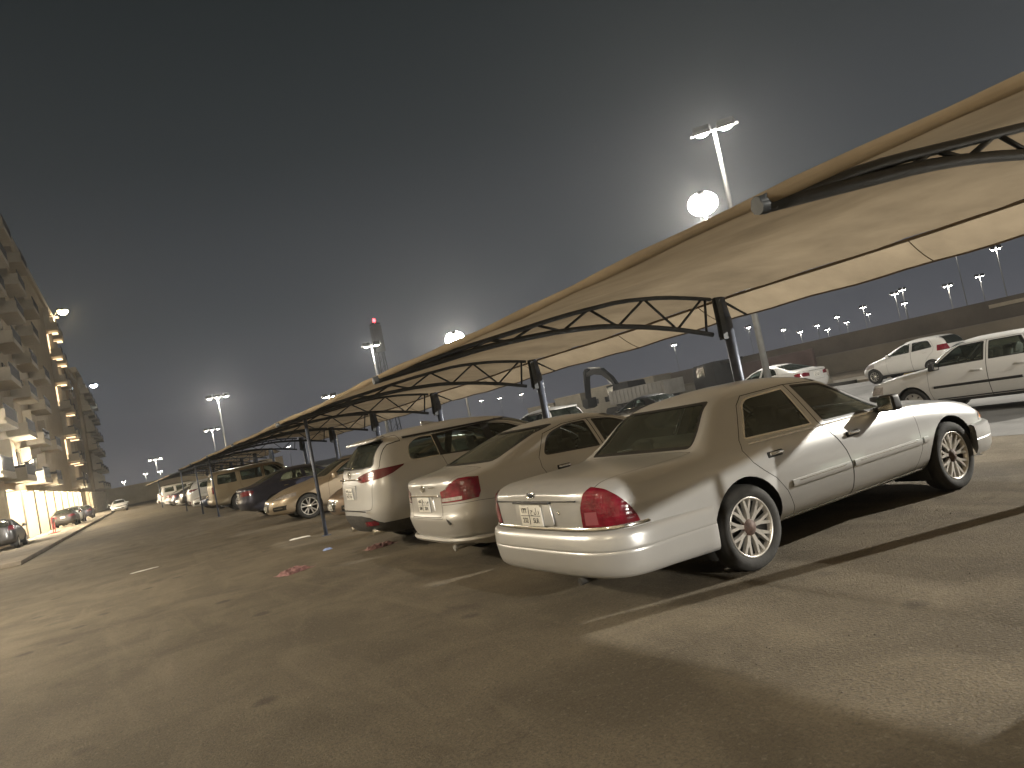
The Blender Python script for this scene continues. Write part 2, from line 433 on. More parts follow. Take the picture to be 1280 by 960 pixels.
def wheel(parent, x, y, r, side, style, tw=0.215, rr=0.62, rimmat='rim'):
    """wheel empty > tyre, rim, hub_cap ; side -1 right, +1 left"""
    w = empty('wheel', (x, y, r), 0, parent)
    R = r*rr; h = tw/2
    t = MB()
    t.lathe([(R*.98, -h*.80), (R*1.03, -h*.92), (R+(r-R)*.45, -h*1.0), (r*.955, -h*.93), (r*.985, -h*.72), (r, -h*.4), (r, h*.4), (r*.985, h*.72), (r*.955, h*.93), (R+(r-R)*.45, h*1.0), (R*1.03, h*.92), (R*.98, h*.80)], 48)
    t.build('tyre', M['tyre'], w)
    o = side*h*.78
    b = MB()
    b.lathe([(R*1.0, o+side*.012), (R*.965, o+side*.016), (R*.93, o+side*.004), (R*.90, o-side*.03)], 48, mi=0)
    b.lathe([(R*.90, o-side*.03), (R*.88, -side*h*.2), (0.05, -side*h*.25)], 32, mi=1)
    def bar(a0, r0, a1, r1, w0, w1, dz0, dz1):
        p0 = Vector((math.cos(a0)*r0, 0, math.sin(a0)*r0)); p1 = Vector((math.cos(a1)*r1, 0, math.sin(a1)*r1))
        d = (p1-p0).normalized(); s_ = Vector((-d.z, 0, d.x)); Y = Vector((0, side, 0)); O = Vector((0, o, 0))
        q = []
        for p, ww, dz in ((p0, w0, dz0), (p1, w1, dz1)):
            q.append([b.bm.verts.new(O+p+s_*ww/2+Y*(dz-.03)), b.bm.verts.new(O+p+s_*ww*.36+Y*dz), b.bm.verts.new(O+p-s_*ww*.36+Y*dz), b.bm.verts.new(O+p-s_*ww/2+Y*(dz-.03))])
        for k in range(3): b.bm.faces.new([q[0][k], q[0][k+1], q[1][k+1], q[1][k]])
    hr = R*.27
    if style == 'split':       # nine forked spokes
        for k in range(9):
            a = 2*math.pi*k/9+.12
            bar(a, hr*.9, a, R*.62, R*.17, R*.23, -.010, -.002); bar(a-.05, R*.52, a-.155, R*.93, R*.15, R*.13, -.004, .004); bar(a+.05, R*.52, a+.155, R*.93, R*.15, R*.13, -.004, .004)
    elif style == 'five':      # five twin spokes
        for k in range(5):
            a = 2*math.pi*k/5+.3
            for s_ in (-1, 1): bar(a+s_*.12, hr*.8, a+s_*.24, R*.94, R*.17, R*.16, -.012, .004)
    elif style == 'ten':
        for k in range(10):
            a = 2*math.pi*k/10; bar(a, hr*.9, a, R*.94, R*.13, R*.10, -.01, .004)
    else:                      # pressed cover with slots
        b.lathe([(R*.93, o+side*.002), (R*.70, o+side*.018), (R*.2, o+side*.024), (0.001, o+side*.024)], 32)
        for k in range(8):
            a = 2*math.pi*k/8; p = Vector((math.cos(a)*R*.76, o+side*.0165, math.sin(a)*R*.76))
            b.box(p, (R*.2, .006, R*.12), Matrix.Rotation(-a, 3, 'Y'), mi=1)
    b.build('rim', [M[rimmat], M['rim_well']], w)
    hm = MB(); hm.lathe([(hr*1.05, o-side*.03), (hr*1.0, o-side*.006), (hr*.62, o+side*.0), (hr*.55, o+side*.010 if style != 'cover' else o+side*.026), (.001, o+side*.012 if style != 'cover' else o+side*.028)], 20)
    hm.build('hub_cap', M['hub'] if style == 'split' else M[rimmat], w)
    return w
def sweep(name, path, prof, m, parent):
    """bumper: profile of (outward, z) carried round a plan path of (x, y)"""
    b = MB(); P = [np.array(p, float) for p in path]; rows = []
    for i, p in enumerate(P):
        t = P[min(i+1, len(P)-1)]-P[max(i-1, 0)]; t = t/np.linalg.norm(t); nrm = np.array((t[1], -t[0]))
        rows.append([(p[0]+nrm[0]*o, p[1]+nrm[1]*o, z) for o, z in prof])
    b.grid(rows)
    o = b.build(name, m, parent, smooth=True)
    return o
def end_path(S, front, xin, w, inset=0.0, n=17):
    """plan curve of the car's end from right side round to the left side (outward on the right hand of travel)"""
    L = S['L']; a, nn = (S['af'], S['nf']) if front else (S['ar'], S['nr'])
    q = []
    for t in np.linspace(0, math.pi/2, n):
        q.append((a*(1-math.cos(t)**(2/nn))+inset, w*math.sin(t)**(2/nn)))
    half = [p for p in q]+[(xin, w)]
    pts = [(x, y) for x, y in half[::-1]]+[(x, -y) for x, y in half[1:]]
    if front: return [(L-x, -y) for x, y in pts]
    return pts
def badge_text(s_, size, loc, rot, parent, m, name='lettering'):
    c = bpy.data.curves.new(name, 'FONT'); c.body = s_; c.size = size; c.extrude = 0.0012; c.align_x = 'CENTER'; c.align_y = 'CENTER'
    o = bpy.data.objects.new(name, c); COL.objects.link(o)
    dg = bpy.context.evaluated_depsgraph_get(); me = bpy.data.meshes.new_from_object(o.evaluated_get(dg))
    bpy.data.objects.remove(o)
    p = link(name, me, parent, m); p.location = loc; p.rotation_euler = rot
    return p
REAR = (math.pi/2, 0, -math.pi/2)       # text standing on a face that looks to -x

def build_car(S, name, paintm, parent=None):
    c = Car(S); root = empty(name); L = S['L']; R = S['tr']
    c.root = root
    def yside(x, z, sgn=-1):
        h = c.bvh.ray_cast(Vector((x, 3*sgn, z)), Vector((0, -sgn, 0)))
        return h[0].y if h[0] is not None else sgn*.8
    def xend(y, z, front=False):
        h = c.bvh.ray_cast(Vector((9 if front else -3, y, z)), Vector((-1 if front else 1, 0, 0)))
        return h[0].x if h[0] is not None else (L if front else 0)
    def ztop(x, y):
        h = c.bvh.ray_cast(Vector((x, y, 4)), Vector((0, 0, -1)))
        return h[0].z if h[0] is not None else 1
    c.yside, c.xend, c.zt = yside, xend, ztop
    # wheel arches
    ra = S['arch']
    for wx in S['axles']:
        zc_ = R+S.get('archup', 0.0)
        poly = [(wx+ra*math.cos(2*math.pi*k/36), zc_+ra*math.sin(2*math.pi*k/36)) for k in range(36)]
        for rg in ((.45, 2), (-2, -.45)): c.take(c.region([('xz', poly, rg)]))
        for s_ in (-1, 1):
            yo = abs(yside(wx, zc_+ra+.02))-.012; b = MB(); n = 24
            rows = [[(wx+q*math.cos(math.pi*k/n*1.3-.47), y_*s_, zc_+q*math.sin(math.pi*k/n*1.3-.47)) for k in range(n+1)] for y_, q in ((yo, ra+.001), (yo-.03, ra+.012), (.50, ra+.012), (.50, .02))]
            for ri in (0, 1):
                rows[ri] = [(x, s_*(max(.52, min(abs(y), abs(yside(x, max(z, .34), s_))-.02-.03*ri))), z) for x, y, z in rows[ri]]
            b.grid(rows).build('wheel_well', M['liner'], root)
            if S.get('cladding'):
                b = MB()
                b.grid([[(wx+q*math.cos(math.pi*k/n*1.16-.25), s_*(abs(yside(wx+min(1, .985)*q*math.cos(math.pi*k/n*1.16-.25), max(.35, zc_+q*math.sin(math.pi*k/n*1.16-.25))))+o), zc_+q*math.sin(math.pi*k/n*1.16-.25)) for k in range(n+1)] for q, o in ((ra-.005, -.03), (ra-.005, .008), (ra+.06, .010), (ra+.065, -.002))])
                b.build('arch_cladding', M['plastic'], root)
    # windows: frame strip and pane
    for w in S['windows']:
        specs = w['specs']; t = w.get('trim', .018)
        inner = [(sp[0], grow(sp[1], -t) if i == 0 else sp[1])+tuple(sp[2:]) for i, sp in enumerate(specs)]
        g = c.take(c.region(inner)); ring = c.take(c.region(specs)) if t else []
        for polys in (both(g) if w.get('pair', True) else (g,)):
            if polys:
                o = c.make('window', polys, M[w.get('glass', 'glass')], root, -.004)
        for polys in (both(ring) if w.get('pair', True) else (ring,)):
            if polys: c.make('window_frame', polys, M[w.get('tm', 'trim')], root, .001)
    # dark inner skin
    c.make('lining', [[v.co.copy() for v in f.verts] for f in c.bm.faces], M['liner'], root, -.03, flip=True)
    # lamps
    for l in S['lamps']:
        g = c.take(c.region(l['specs']))
        for polys in (both(g) if l.get('pair', True) else (g,)):
            if polys: c.make(l['name'], polys, M[l['m']], root, l.get('off', .003))
    # panels with a real gap round them
    for p in S['panels']:
        specs = p['specs']; gp = p.get('gap', .006)
        inner = [(sp[0], grow(sp[1], -gp))+tuple(sp[2:]) for sp in specs]
        g = c.take(c.region(inner)); c.take(c.region(specs))
        for polys in (both(g) if p.get('pair', True) else (g,)):
            if not polys: continue
            d = c.make(p['name'], polys, p.get('m') and M[p['m']] or paintm, root, p.get('off', 0))
            if p.get('handle'):
                sgn = -1 if sum(q.y for q in polys[0]) < 0 else 1
                hx, hz = p['handle']; y = yside(hx, hz, sgn)
                b = MB(); b.box((hx, y+sgn*.004, hz), (.17, .014, .05)); b.build('handle_recess', M['trim'] if S.get('hm') == 'chrome' else paintm, d, bevel=.006)
                b = MB(); b.box((hx, y+sgn*.022, hz+.006), (.15, .022, .026)); b.build('handle', M[S['hm']] if S.get('hm') else paintm, d, bevel=.008)
    body = c.make('body', [[v.co.copy() for v in f.verts] for f in c.bm.faces], paintm, root)
    # floor pan
    b = MB(); b.box((L/2, 0, .28), (L-1.0, 1.5, .06)); b.build('floor_pan', M['liner'], root)
    for i, wx in enumerate(S['axles']):
        for s_ in (-1, 1):
            wheel(root, wx, s_*S['track'], R, s_, S['rim'], tw=S.get('tw', .215), rr=S.get('rr', .62), rimmat=S.get('rimmat', 'rim'))
    # mirrors
    if S.get('mirror'):
        mx, mz = S['mirror']
        for s_ in (-1, 1):
            y = yside(mx, mz-.02, s_)
            b = MB(); b.box((mx+.03, y+s_*.14, mz+.03), (.13, .19, .15), Matrix.Rotation(s_*.12, 3, 'Z'), taper=.86)
            o = b.build('mirror', M['trim'] if S.get('mirror_black') else paintm, root, bevel=.035, seg=3)
            b = MB(); b.box((mx+.03, y+s_*.05, mz-.02), (.09, .10, .05)); b.build('mirror_stalk', M['trim'], o, bevel=.01)
            b = MB(); b.box((mx-.039, y+s_*.14, mz+.03), (.006, .15, .115), Matrix.Rotation(s_*.12, 3, 'Z')); b.build('mirror_glass', M['chrome'], o, bevel=.002)
    # seats and dashboard
    if S.get('seats'):
        fx, rx, zs, zh = S['seats']
        sm = M[S.get('seatmat', 'seat')]
        for s_ in (-1, 1):
            b = MB(); rot = Matrix.Rotation(-.28, 3, 'Y')
            b.box((fx, s_*.37, zs+.33), (.16, .50, .66), rot); b.box((fx+.30, s_*.37, zs+.02), (.55, .50, .16)); b.box((fx-.13, s_*.37, zh-.09), (.09, .27, .19), rot)
            b.build('front_seat', sm, root, bevel=.05, seg=3)
        b = MB(); b.box((rx, 0, zs+.32), (.16, 1.25, .60), Matrix.Rotation(-.35, 3, 'Y')); b.box((rx+.32, 0, zs+.02), (.52, 1.25, .16))
        for s_ in (-.4, .4): b.box((rx-.15, s_, zh-.17), (.08, .26, .14), Matrix.Rotation(-.3, 3, 'Y'))
        b.build('rear_seat', sm, root, bevel=.05, seg=3)
        dx, dz = S['dash']
        b = MB(); b.box((dx, 0, dz-.16), (.42, 1.36, .26)); b.build('dashboard', M['trim'], root, bevel=.06, seg=3)
        b = MB(); pts = [(dx-.30+.10*math.sin(a)*.5, .37+.18*math.cos(a), dz-.04+.17*math.sin(a)) for a in np.linspace(0, 2*math.pi, 25)]
        b.tube(pts, .014, 8, caps=False); b.tube([(dx-.30, .2, dz-.04), (dx-.30, .54, dz-.04)], .016, 6); b.tube([(dx-.30, .37, dz-.04), (dx-.05, .37, dz-.14)], .02, 6); b.build('steering_wheel', M['trim'], root)
    return c
def strip(c, name, pts, hgt, thick, m, sides=(-1, 1), parent=None):
    """raised moulding along the flank, following its surface; pts = (x, z)"""
    out = []
    for s_ in sides:
        rows = []
        for x, z in pts:
            y0, y1 = c.yside(x, z-hgt/2, s_), c.yside(x, z+hgt/2, s_); ym = c.yside(x, z, s_)
            rows.append([(x, y0-s_*.004, z-hgt/2), (x, y0+s_*thick*.8, z-hgt*.42), (x, ym+s_*thick, z-hgt*.15), (x, ym+s_*thick, z+hgt*.15), (x, y1+s_*thick*.8, z+hgt*.42), (x, y1-s_*.004, z+hgt/2)])
        for end in (0, -1):       # closed ends
            rows.insert(0, [tuple(np.mean(rows[0], axis=0))]*6) if end == 0 else rows.append([tuple(np.mean(rows[-1], axis=0))]*6)
        b = MB(); b.grid(rows); bmesh.ops.remove_doubles(b.bm, verts=b.bm.verts, dist=1e-6)
        out.append(b.build(name, m, parent or c.root, smooth=True))
    return out
def plate(parent, x, y, z, rows, w=.33, h=.17, tilt=0.0, front=False):
    sg = 1 if front else -1
    b = MB(); b.box((x, y, z), (.012, w, h), Matrix.Rotation(tilt, 3, 'Y')); o = b.build('licence_plate', M['plate'], parent, bevel=.004)
    b = MB(); b.box((x+sg*.0075, y, z), (.003, w-.03, .004)); b.box((x+sg*.0075, y+.02, z), (.003, .004, h-.03)); b.build('plate_lines', M['ink'], o)
    k = 0
    for zz, txt in zip((.04, -.04), rows):
        for yy, part in zip((-1, 1), txt):
            if part: badge_text(part, .058, (x+sg*.0075, y+(.09 if yy < 0 else -.075)*(1 if not front else -1), z+zz), REAR if not front else (math.pi/2, 0, math.pi/2), o, M['ink'], 'plate_lettering')
    return o
def ring_badge(parent, x, y, z, ry, rz_, m='chrome', r=.006, extra=False, name='badge'):
    b = MB(); b.tube([(x, y+ry*math.cos(a), z+rz_*math.sin(a)) for a in np.linspace(0, 2*math.pi, 33)], r, 8, caps=False)
    if extra:
        b.tube([(x, y+ry*.95*math.cos(a), z+rz_*.42+rz_*.38*math.sin(a)) for a in np.linspace(0, 2*math.pi, 25)], r*.8, 6, caps=False)
        b.tube([(x, y+ry*.42*math.cos(a), z+rz_*.92*math.sin(a)) for a in np.linspace(0, 2*math.pi, 25)], r*.8, 6, caps=False)
    return b.build(name, M[m], parent, smooth=True)

# ------------------------------------------------------------------ the near silver sedan
def spec_saloon():
    S = dict(L=5.33, ar=.50, nr=4.2, af=.62, nf=3.2,
        zbot=[(0, .30), (.6, .24), (4.7, .24), (5.33, .32)], zsill=[(0, .42), (.6, .33), (4.7, .33), (5.33, .40)],
        z3=[(0, .50), (.7, .46), (5.33, .48)], z4=[(0, .62), (.8, .60), (4.7, .58), (5.33, .54)], z5=[(0, .74), (.5, .77), (1.2, .80), (3.7, .79), (4.8, .70), (5.33, .60)],
        zbelt=[(0, .86), (.12, .90), (.4, .915), (1.2, .955), (2.0, .965), (3.5, .945), (4.3, .89), (4.9, .79), (5.2, .70), (5.33, .62)],
        wb=[(0, .93), (.5, .925), (1.2, .93), (3.6, .94), (4.6, .91), (5.33, .88)],
        zc=[(0, .895), (.10, .955), (.3, .972), (.95, .985), (1.12, 1.0), (1.30, 1.11), (1.60, 1.325), (1.80, 1.372), (2.35, 1.39), (2.75, 1.375), (2.98, 1.335), (3.12, 1.265), (3.50, 1.04), (3.66, .975), (3.82, .955), (4.5, .885), (5.0, .79), (5.33, .66)],
        ztop=[(0, .925), (.045, .965), (.2, .985), (.6, .998), (1.10, 1.01), (1.22, 1.035), (1.56, 1.375), (1.78, 1.44), (2.2, 1.472), (2.6, 1.472), (2.9, 1.445), (3.10, 1.395), (3.72, 1.05), (3.84, .998), (3.97, .985), (4.5, .935), (5.0, .845), (5.2, .78), (5.33, .69)],
        wc=[(0, .80), (.9, .80), (1.12, .775), (1.60, .625), (1.85, .60), (2.8, .60), (3.1, .635), (3.64, .755), (3.8, .77), (5.0, .72), (5.33, .70)],
        w=[(0, .955), (.9, .972), (2.6, .975), (4.4, .965), (5.33, .93)],
        leanR=[(.3, .07), (.56, .07), (.60, .055), (.9, .035), (.97, .10), (1.1, .14)], leanF=[(.3, .08), (.5, .03), (.6, .05), (.75, .10), (.9, .2)],
        axles=(1.405, 4.32), tr=.338, arch=.392, archup=.005, track=.845, rim='split', rr=.70, tw=.22, hm='chrome', mirror=(3.30, .985), mirror_black=True,
        seats=(2.62, 1.78, .48, 1.20), dash=(3.45, .99), seatmat='seat')
    rdoor_win = rounded([(1.585, 1.002), (2.42, .985), (2.44, 1.345), (1.90, 1.325)], [.05, .02, .02, .10])
    fdoor_win = rounded([(2.575, .982), (3.46, .966), (3.10, 1.235), (2.95, 1.322), (2.565, 1.352)], [.02, .03, .06, .06, .02])
    S['windows'] = [dict(specs=[('xz', rdoor_win)], trim=.016, tm='chrome'), dict(specs=[('xz', fdoor_win)], trim=.016),
        dict(specs=[('yz', rounded([(-.685, 1.022), (.685, 1.022), (.54, 1.362), (-.54, 1.362)], .05), (.9, 2.0))], trim=.02, pair=False),
        dict(specs=[('yz', rounded([(-.69, 1.035), (.69, 1.035), (.565, 1.375), (-.565, 1.375)], .05), (2.6, 4.0))], trim=.02, pair=False)]
    tl = [(-.1, .655), (.33, .655), (.318, .70), (.28, .78), (.23, .855), (.175, .915), (.125, .948), (.06, .960), (-.1, .952)]
    tly = [(.615, .64), (1.1, .64), (1.1, .97), (.73, .97), (.675, .90), (.635, .80)]
    mir = lambda p: [(-a, b) for a, b in p][::-1]
    rv = [(.65, .67), (.77, .67), (.77, .765), (.665, .765)]
    S['lamps'] = [dict(name='reverse_light', m='pink_lens', specs=[('yz', p, (-.2, .6))], off=.004) for p in (rv, mir(rv))]
    S['lamps'] += [dict(name='taillight', m='red_lens', specs=[('yz', p, (-.2, .8)), ('xz', tl)], off=.005) for p in (tly, mir(tly))]
    hl = [(4.86, .60), (5.6, .60), (5.6, .76), (4.98, .77)]
    hy = [(.40, .5), (1.1, .5), (1.1, .9), (.40, .9)]
    am = [(4.90, .615), (5.04, .615), (5.07, .755), (5.0, .757)]
    S['lamps'] += [dict(name='turn_signal', m='amber', specs=[('xz', am), ('yz', p)], off=.003) for p in (hy, mir(hy))]
    S['lamps'] += [dict(name='headlight', m='clear_lens', specs=[('xz', hl), ('yz', p)], off=.003) for p in (hy, mir(hy))]
    S['lamps'] += [dict(name='grille', m='chrome', pair=False, specs=[('yz', rounded([(-.36, .56), (.36, .56), (.36, .72), (-.36, .72)], .03), (5, 6))], off=.004)]
    rd = [(1.965, .30), (2.735, .30), (2.73, .58), (2.69, .70), (2.62, .82), (2.53, .93), (2.50, 1.0), (2.505, 1.37), (1.93, 1.352), (1.80, 1.28), (1.54, 1.01), (1.50, .93), (1.555, .82), (1.65, .735), (1.76, .655), (1.86, .53), (1.94, .38)]
    fd = [(2.735, .30), (3.70, .30), (3.80, .50), (3.79, .80), (3.74, .935), (3.57, .985), (3.17, 1.235), (2.98, 1.345), (2.505, 1.37), (2.50, 1.0), (2.53, .93), (2.62, .82), (2.69, .70), (2.73, .58)]
    S['panels'] = [dict(name='door', specs=[('xz', rd)], handle=(1.82, .845)), dict(name='door', specs=[('xz', fd)], handle=(2.83, .83)),
        dict(name='trunk_lid', pair=False, specs=[('yz', [(-.735, .64), (.735, .64), (.735, 1.2), (-.735, 1.2)]), ('xz', [(-.3, .64), (1.13, .64), (1.13, 1.2), (-.3, 1.2)])]),
        dict(name='hood', pair=False, specs=[('xy', [(3.72, -.70), (4.9, -.68), (5.22, -.5), (5.27, 0), (5.22, .5), (4.9, .68), (3.72, .70), (3.86, .4), (3.90, 0), (3.86, -.4)], (.72, 1.1))])]
    return S
def near_saloon():
    S = spec_saloon(); P = M['silver']; c = build_car(S, 'sedan', P); r = c.root
    # bumpers stand proud of the body
    prof = [(-.02, .625), (.055, .618), (.082, .60), (.095, .565), (.100, .50), (.101, .487), (.094, .480), (.101, .473), (.100, .455), (.085, .36), (.065, .31), (.03, .285), (-.03, .275)]
    pr = [(o*.72, z) for o, z in prof]
    path = end_path(S, False, 1.02, .950, .06)
    n = len(path)
    b = MB(); rows = []
    PP = [np.array(p, float) for p in path]
    for i, p in enumerate(PP):
        t = PP[min(i+1, n-1)]-PP[max(i-1, 0)]; t = t/np.linalg.norm(t); nr_ = np.array((t[1], -t[0]))
        k = 1.0 if 0.0 <= p[0] < .45 else max(.42, 1-(p[0]-.45)/.57*.58)
        rows.append([(p[0]+nr_[0]*o*k, p[1]+nr_[1]*o*k, z-(.0 if p[0] < .5 else (p[0]-.5)*.03)) for o, z in pr])
    b.grid(rows); rb = b.build('rear_bumper', P, r, smooth=True)
    path = end_path(S, True, 5.33-4.74, .945, .05)
    sweep('front_bumper', path, [(-.03, .585), (.03, .58), (.055, .56), (.062, .50), (.058, .44), (.05, .435), (.058, .425), (.05, .34), (.02, .28), (-.04, .26)], P, r)
    # chrome bar under the lamps and lid, lid lip line, plate recess
    path = [p for p in end_path(S, False, .33, .950, .052)]
    sweep('chrome_bar', path, [(-.01, .655), (.014, .652), (.02, .64), (.018, .628), (-.01, .622)], M['chrome'], r)
    x0 = c.xend(0, .85)
    b = MB(); b.box((x0+.006, 0, .853), (.016, 1.22, .009)); b.build('lid_groove', M['trim'], r)
    x1 = c.xend(0, .76)
    b = MB(); b.prism(rounded([(-.29, .665), (.29, .665), (.27, .842), (-.27, .842)], .04), .012, 'yz', x1-.013); b.build('plate_recess', P, r, bevel=.004)
    plate(r, x1-.022, .02, .745, (('٢٣٢', 'ح ل ر'), ('232', 'SLR')))
    b = MB(); b.box((x1-.018, 0, .846), (.03, .56, .014)); b.build('plate_lamp_strip', M['trim'], r, bevel=.004)
    bl = MB(); bl.lathe([(.001, 0), (.050, 0), (.056, .004), (.056, .010)], 28, 'X'); 
    for v in bl.bm.verts: v.co = Vector((c.xend(0, .905)-.006+v.co.x*.5, v.co.y, .905+v.co.z*.42))
    bl.build('badge', [M['badge']], r); ring_badge(r, c.xend(0, .905)-.004, 0, .905, .057, .024, r=.004)
    kb = MB(); kb.lathe([(.001, 0), (.013, 0), (.015, .006)], 16, 'X', (c.xend(.0, .77)-.006, -.36, .765)); kb.build('lock', M['chrome'], r)
    # side mouldings with a bright insert
    for pts in ([(x, .572+.004*(x-2)) for x in np.arange(1.93, 2.715, .077)], [(x, .575) for x in np.arange(2.75, 3.80, .08)], [(x, .577) for x in (3.825, 3.86, 3.90)]):
        for o in strip(c, 'side_moulding', pts, .062, .016, P): pass
        strip(c, 'bright_strip', [(x, z+.012) for x, z in pts[1:-1] or pts], .010, .0195, M['chrome'])
    strip(c, 'sill_strip', [(x, .30) for x in np.arange(1.86, 3.9, .1)], .014, .008, M['chrome'])
    strip(c, 'belt_strip', [(x, .967-.012*(x-1.8)/1.6) for x in np.arange(1.60, 3.42, .08)], .014, .006, M['chrome'])
    ps = MB(); ps.box((1.55, 0, .985), (.42, 1.2, .03)); ps.build('parcel_shelf', M['seat'], r, bevel=.01)
    ex = MB(); ex.tube([(.25, -.5, .27), (.02, -.5, .255)], .028, 12); ex.build('exhaust_pipe', M['rim_well'], r)
    an = MB(); an.box((2.5, 0, 1.40), (.12, .3, .02)); an.build('roof_lamp', M['seat_tan'], r, bevel=.005)
    return r

# ------------------------------------------------------------------ other car bodies
mirp = lambda p: [(-a, b) for a, b in p][::-1]
def lamp_pair(name, m, yz, xr, xz=None, off=.004):
    return [dict(name=name, m=m, off=off, specs=[('yz', p, xr)]+([('xz', xz)] if xz else [])) for p in (yz, mirp(yz))]
def spec_family():
    """second car of the row: rounded family saloon"""
    S = dict(L=4.80, ar=.52, nr=3.4, af=.75, nf=2.7,
        zbot=[(0, .36), (.5, .24), (4.2, .22), (4.8, .28)], zsill=[(0, .44), (.6, .32), (4.2, .32), (4.8, .36)],
        z3=[(0, .54), (.7, .48), (4.8, .44)], z4=[(0, .66), (.8, .64), (4.2, .60), (4.8, .52)], z5=[(0, .82), (.5, .84), (3.3, .80), (4.3, .70), (4.8, .58)],
        zbelt=[(0, .96), (.12, 1.0), (.4, 1.03), (1.0, 1.045), (2.0, 1.01), (3.3, .95), (4.0, .85), (4.5, .73), (4.8, .62)],
        wb=[(0, .93), (.6, .93), (3.3, .94), (4.2, .91), (4.8, .88)],
        zc=[(0, .985), (.08, 1.035), (.3, 1.055), (.55, 1.085), (.9, 1.20), (1.35, 1.345), (1.8, 1.395), (2.2, 1.39), (2.6, 1.31), (3.2, 1.02), (3.35, .97), (3.6, .94), (4.3, .80), (4.8, .64)],
        ztop=[(0, 1.0), (.04, 1.055), (.12, 1.08), (.45, 1.105), (.60, 1.15), (1.0, 1.315), (1.4, 1.43), (1.8, 1.47), (2.1, 1.47), (2.45, 1.43), (3.38, 1.04), (3.52, 1.0), (4.1, .90), (4.6, .76), (4.8, .66)],
        wc=[(0, .76), (.5, .76), (1.3, .60), (1.8, .58), (2.3, .58), (2.7, .63), (3.3, .75), (4.3, .70), (4.8, .66)],
        w=[(0, .89), (.8, .905), (2.4, .91), (4.0, .905), (4.8, .86)],
        leanR=[(.3, .08), (.5, .015), (.62, .0), (.66, .02), (.9, .035), (1.02, .03), (1.08, .06)], leanF=[(.25, .10), (.45, .02), (.6, .05), (.75, .14), (.9, .3)],
        axles=(1.02, 3.80), tr=.325, arch=.365, track=.785, rim='ten', mirror=(2.98, .98), hm='chrome',
        seats=(2.3, 1.42, .50, 1.22), dash=(3.1, 1.0))
    rw = rounded([(1.22, 1.065), (2.02, 1.035), (2.02, 1.365), (1.72, 1.365), (1.42, 1.295)], [.08, .02, .02, .1, .12])
    fw = rounded([(2.12, 1.03), (3.06, .985), (2.72, 1.20), (2.42, 1.335), (2.12, 1.365)], [.02, .04, .1, .08, .02])
    S['windows'] = [dict(specs=[('xz', rw)]), dict(specs=[('xz', fw)]),
        dict(specs=[('yz', rounded([(-.68, 1.125), (.68, 1.125), (.54, 1.405), (-.54, 1.405)], .07), (.3, 1.7))], pair=False),
        dict(specs=[('yz', rounded([(-.68, 1.04), (.68, 1.04), (.53, 1.40), (-.53, 1.40)], .06), (2.2, 3.7))], pair=False)]
    tl = [(-.1, .78), (.30, .80), (.335, .86), (.345, .94), (.36, 1.015), (.25, 1.03), (-.1, 1.03)]
    tly = [(.45, .775), (1, .79), (1, 1.04), (.70, 1.03), (.62, .985), (.55, .93), (.45, .915)]
    rv = [(.46, .80), (.76, .81), (.76, .845), (.46, .838)]
    S['lamps'] = lamp_pair('reverse_light', 'clear_lens', rv, (-.2, .6)) + lamp_pair('taillight', 'red_lens', tly, (-.2, .7), tl)
    S['lamps'] += lamp_pair('headlight', 'clear_lens', [(.38, .62), (.9, .64), (.9, .80), (.42, .74)], (3.9, 4.9), [(4.15, .6), (4.9, .6), (4.9, .77), (4.2, .80)])
    S['lamps'] += [dict(name='grille', m='trim', pair=False, specs=[('yz', rounded([(-.36, .60), (.36, .60), (.38, .72), (-.38, .72)], .03), (4.2, 4.9))], off=.002),
        dict(name='lower_grille', m='trim', pair=False, specs=[('yz', rounded([(-.5, .34), (.5, .34), (.55, .46), (-.55, .46)], .04), (4.2, 4.9))], off=.002)]
    rd = [(1.46, .29), (2.08, .29), (2.07, 1.0), (2.07, 1.385), (1.70, 1.38), (1.38, 1.31), (1.15, 1.06), (1.14, .95), (1.22, .78), (1.34, .66), (1.42, .5)]
    fd = [(2.08, .29), (3.16, .29), (3.22, .5), (3.20, .84), (3.12, .975), (2.75, 1.22), (2.44, 1.355), (2.07, 1.385), (2.07, 1.0)]
    S['panels'] = [dict(name='door', specs=[('xz', rd)], handle=(1.42, .905)), dict(name='door', specs=[('xz', fd)], handle=(2.28, .88)),
        dict(name='trunk_lid', pair=False, specs=[('yz', rounded([(-.44, .63), (.44, .63), (.44, .90), (.54, .93), (.62, .99), (.68, 1.2), (-.68, 1.2), (-.62, .99), (-.54, .93), (-.44, .90)], [.05, .05]+[.01]*8)), ('xz', [(-.3, .63), (.50, .63), (.50, 1.2), (-.3, 1.2)])]),
        dict(name='rear_bumper', pair=False, gap=.004, specs=[('xz', [(-.3, .2), (.66, .2), (.66, .66), (.56, .745), (.30, .77), (-.3, .77)]), ('yz', [(-1, .2), (-1, .775), (-.45, .765), (-.45, .62), (.45, .62), (.45, .765), (1, .775), (1, .2)])]),
        dict(name='hood', pair=False, specs=[('xy', [(3.30, -.70), (4.2, -.62), (4.52, -.4), (4.62, 0), (4.52, .4), (4.2, .62), (3.30, .70), (3.48, .4), (3.53, 0), (3.48, -.4)], (.6, 1.1))])]
    return S
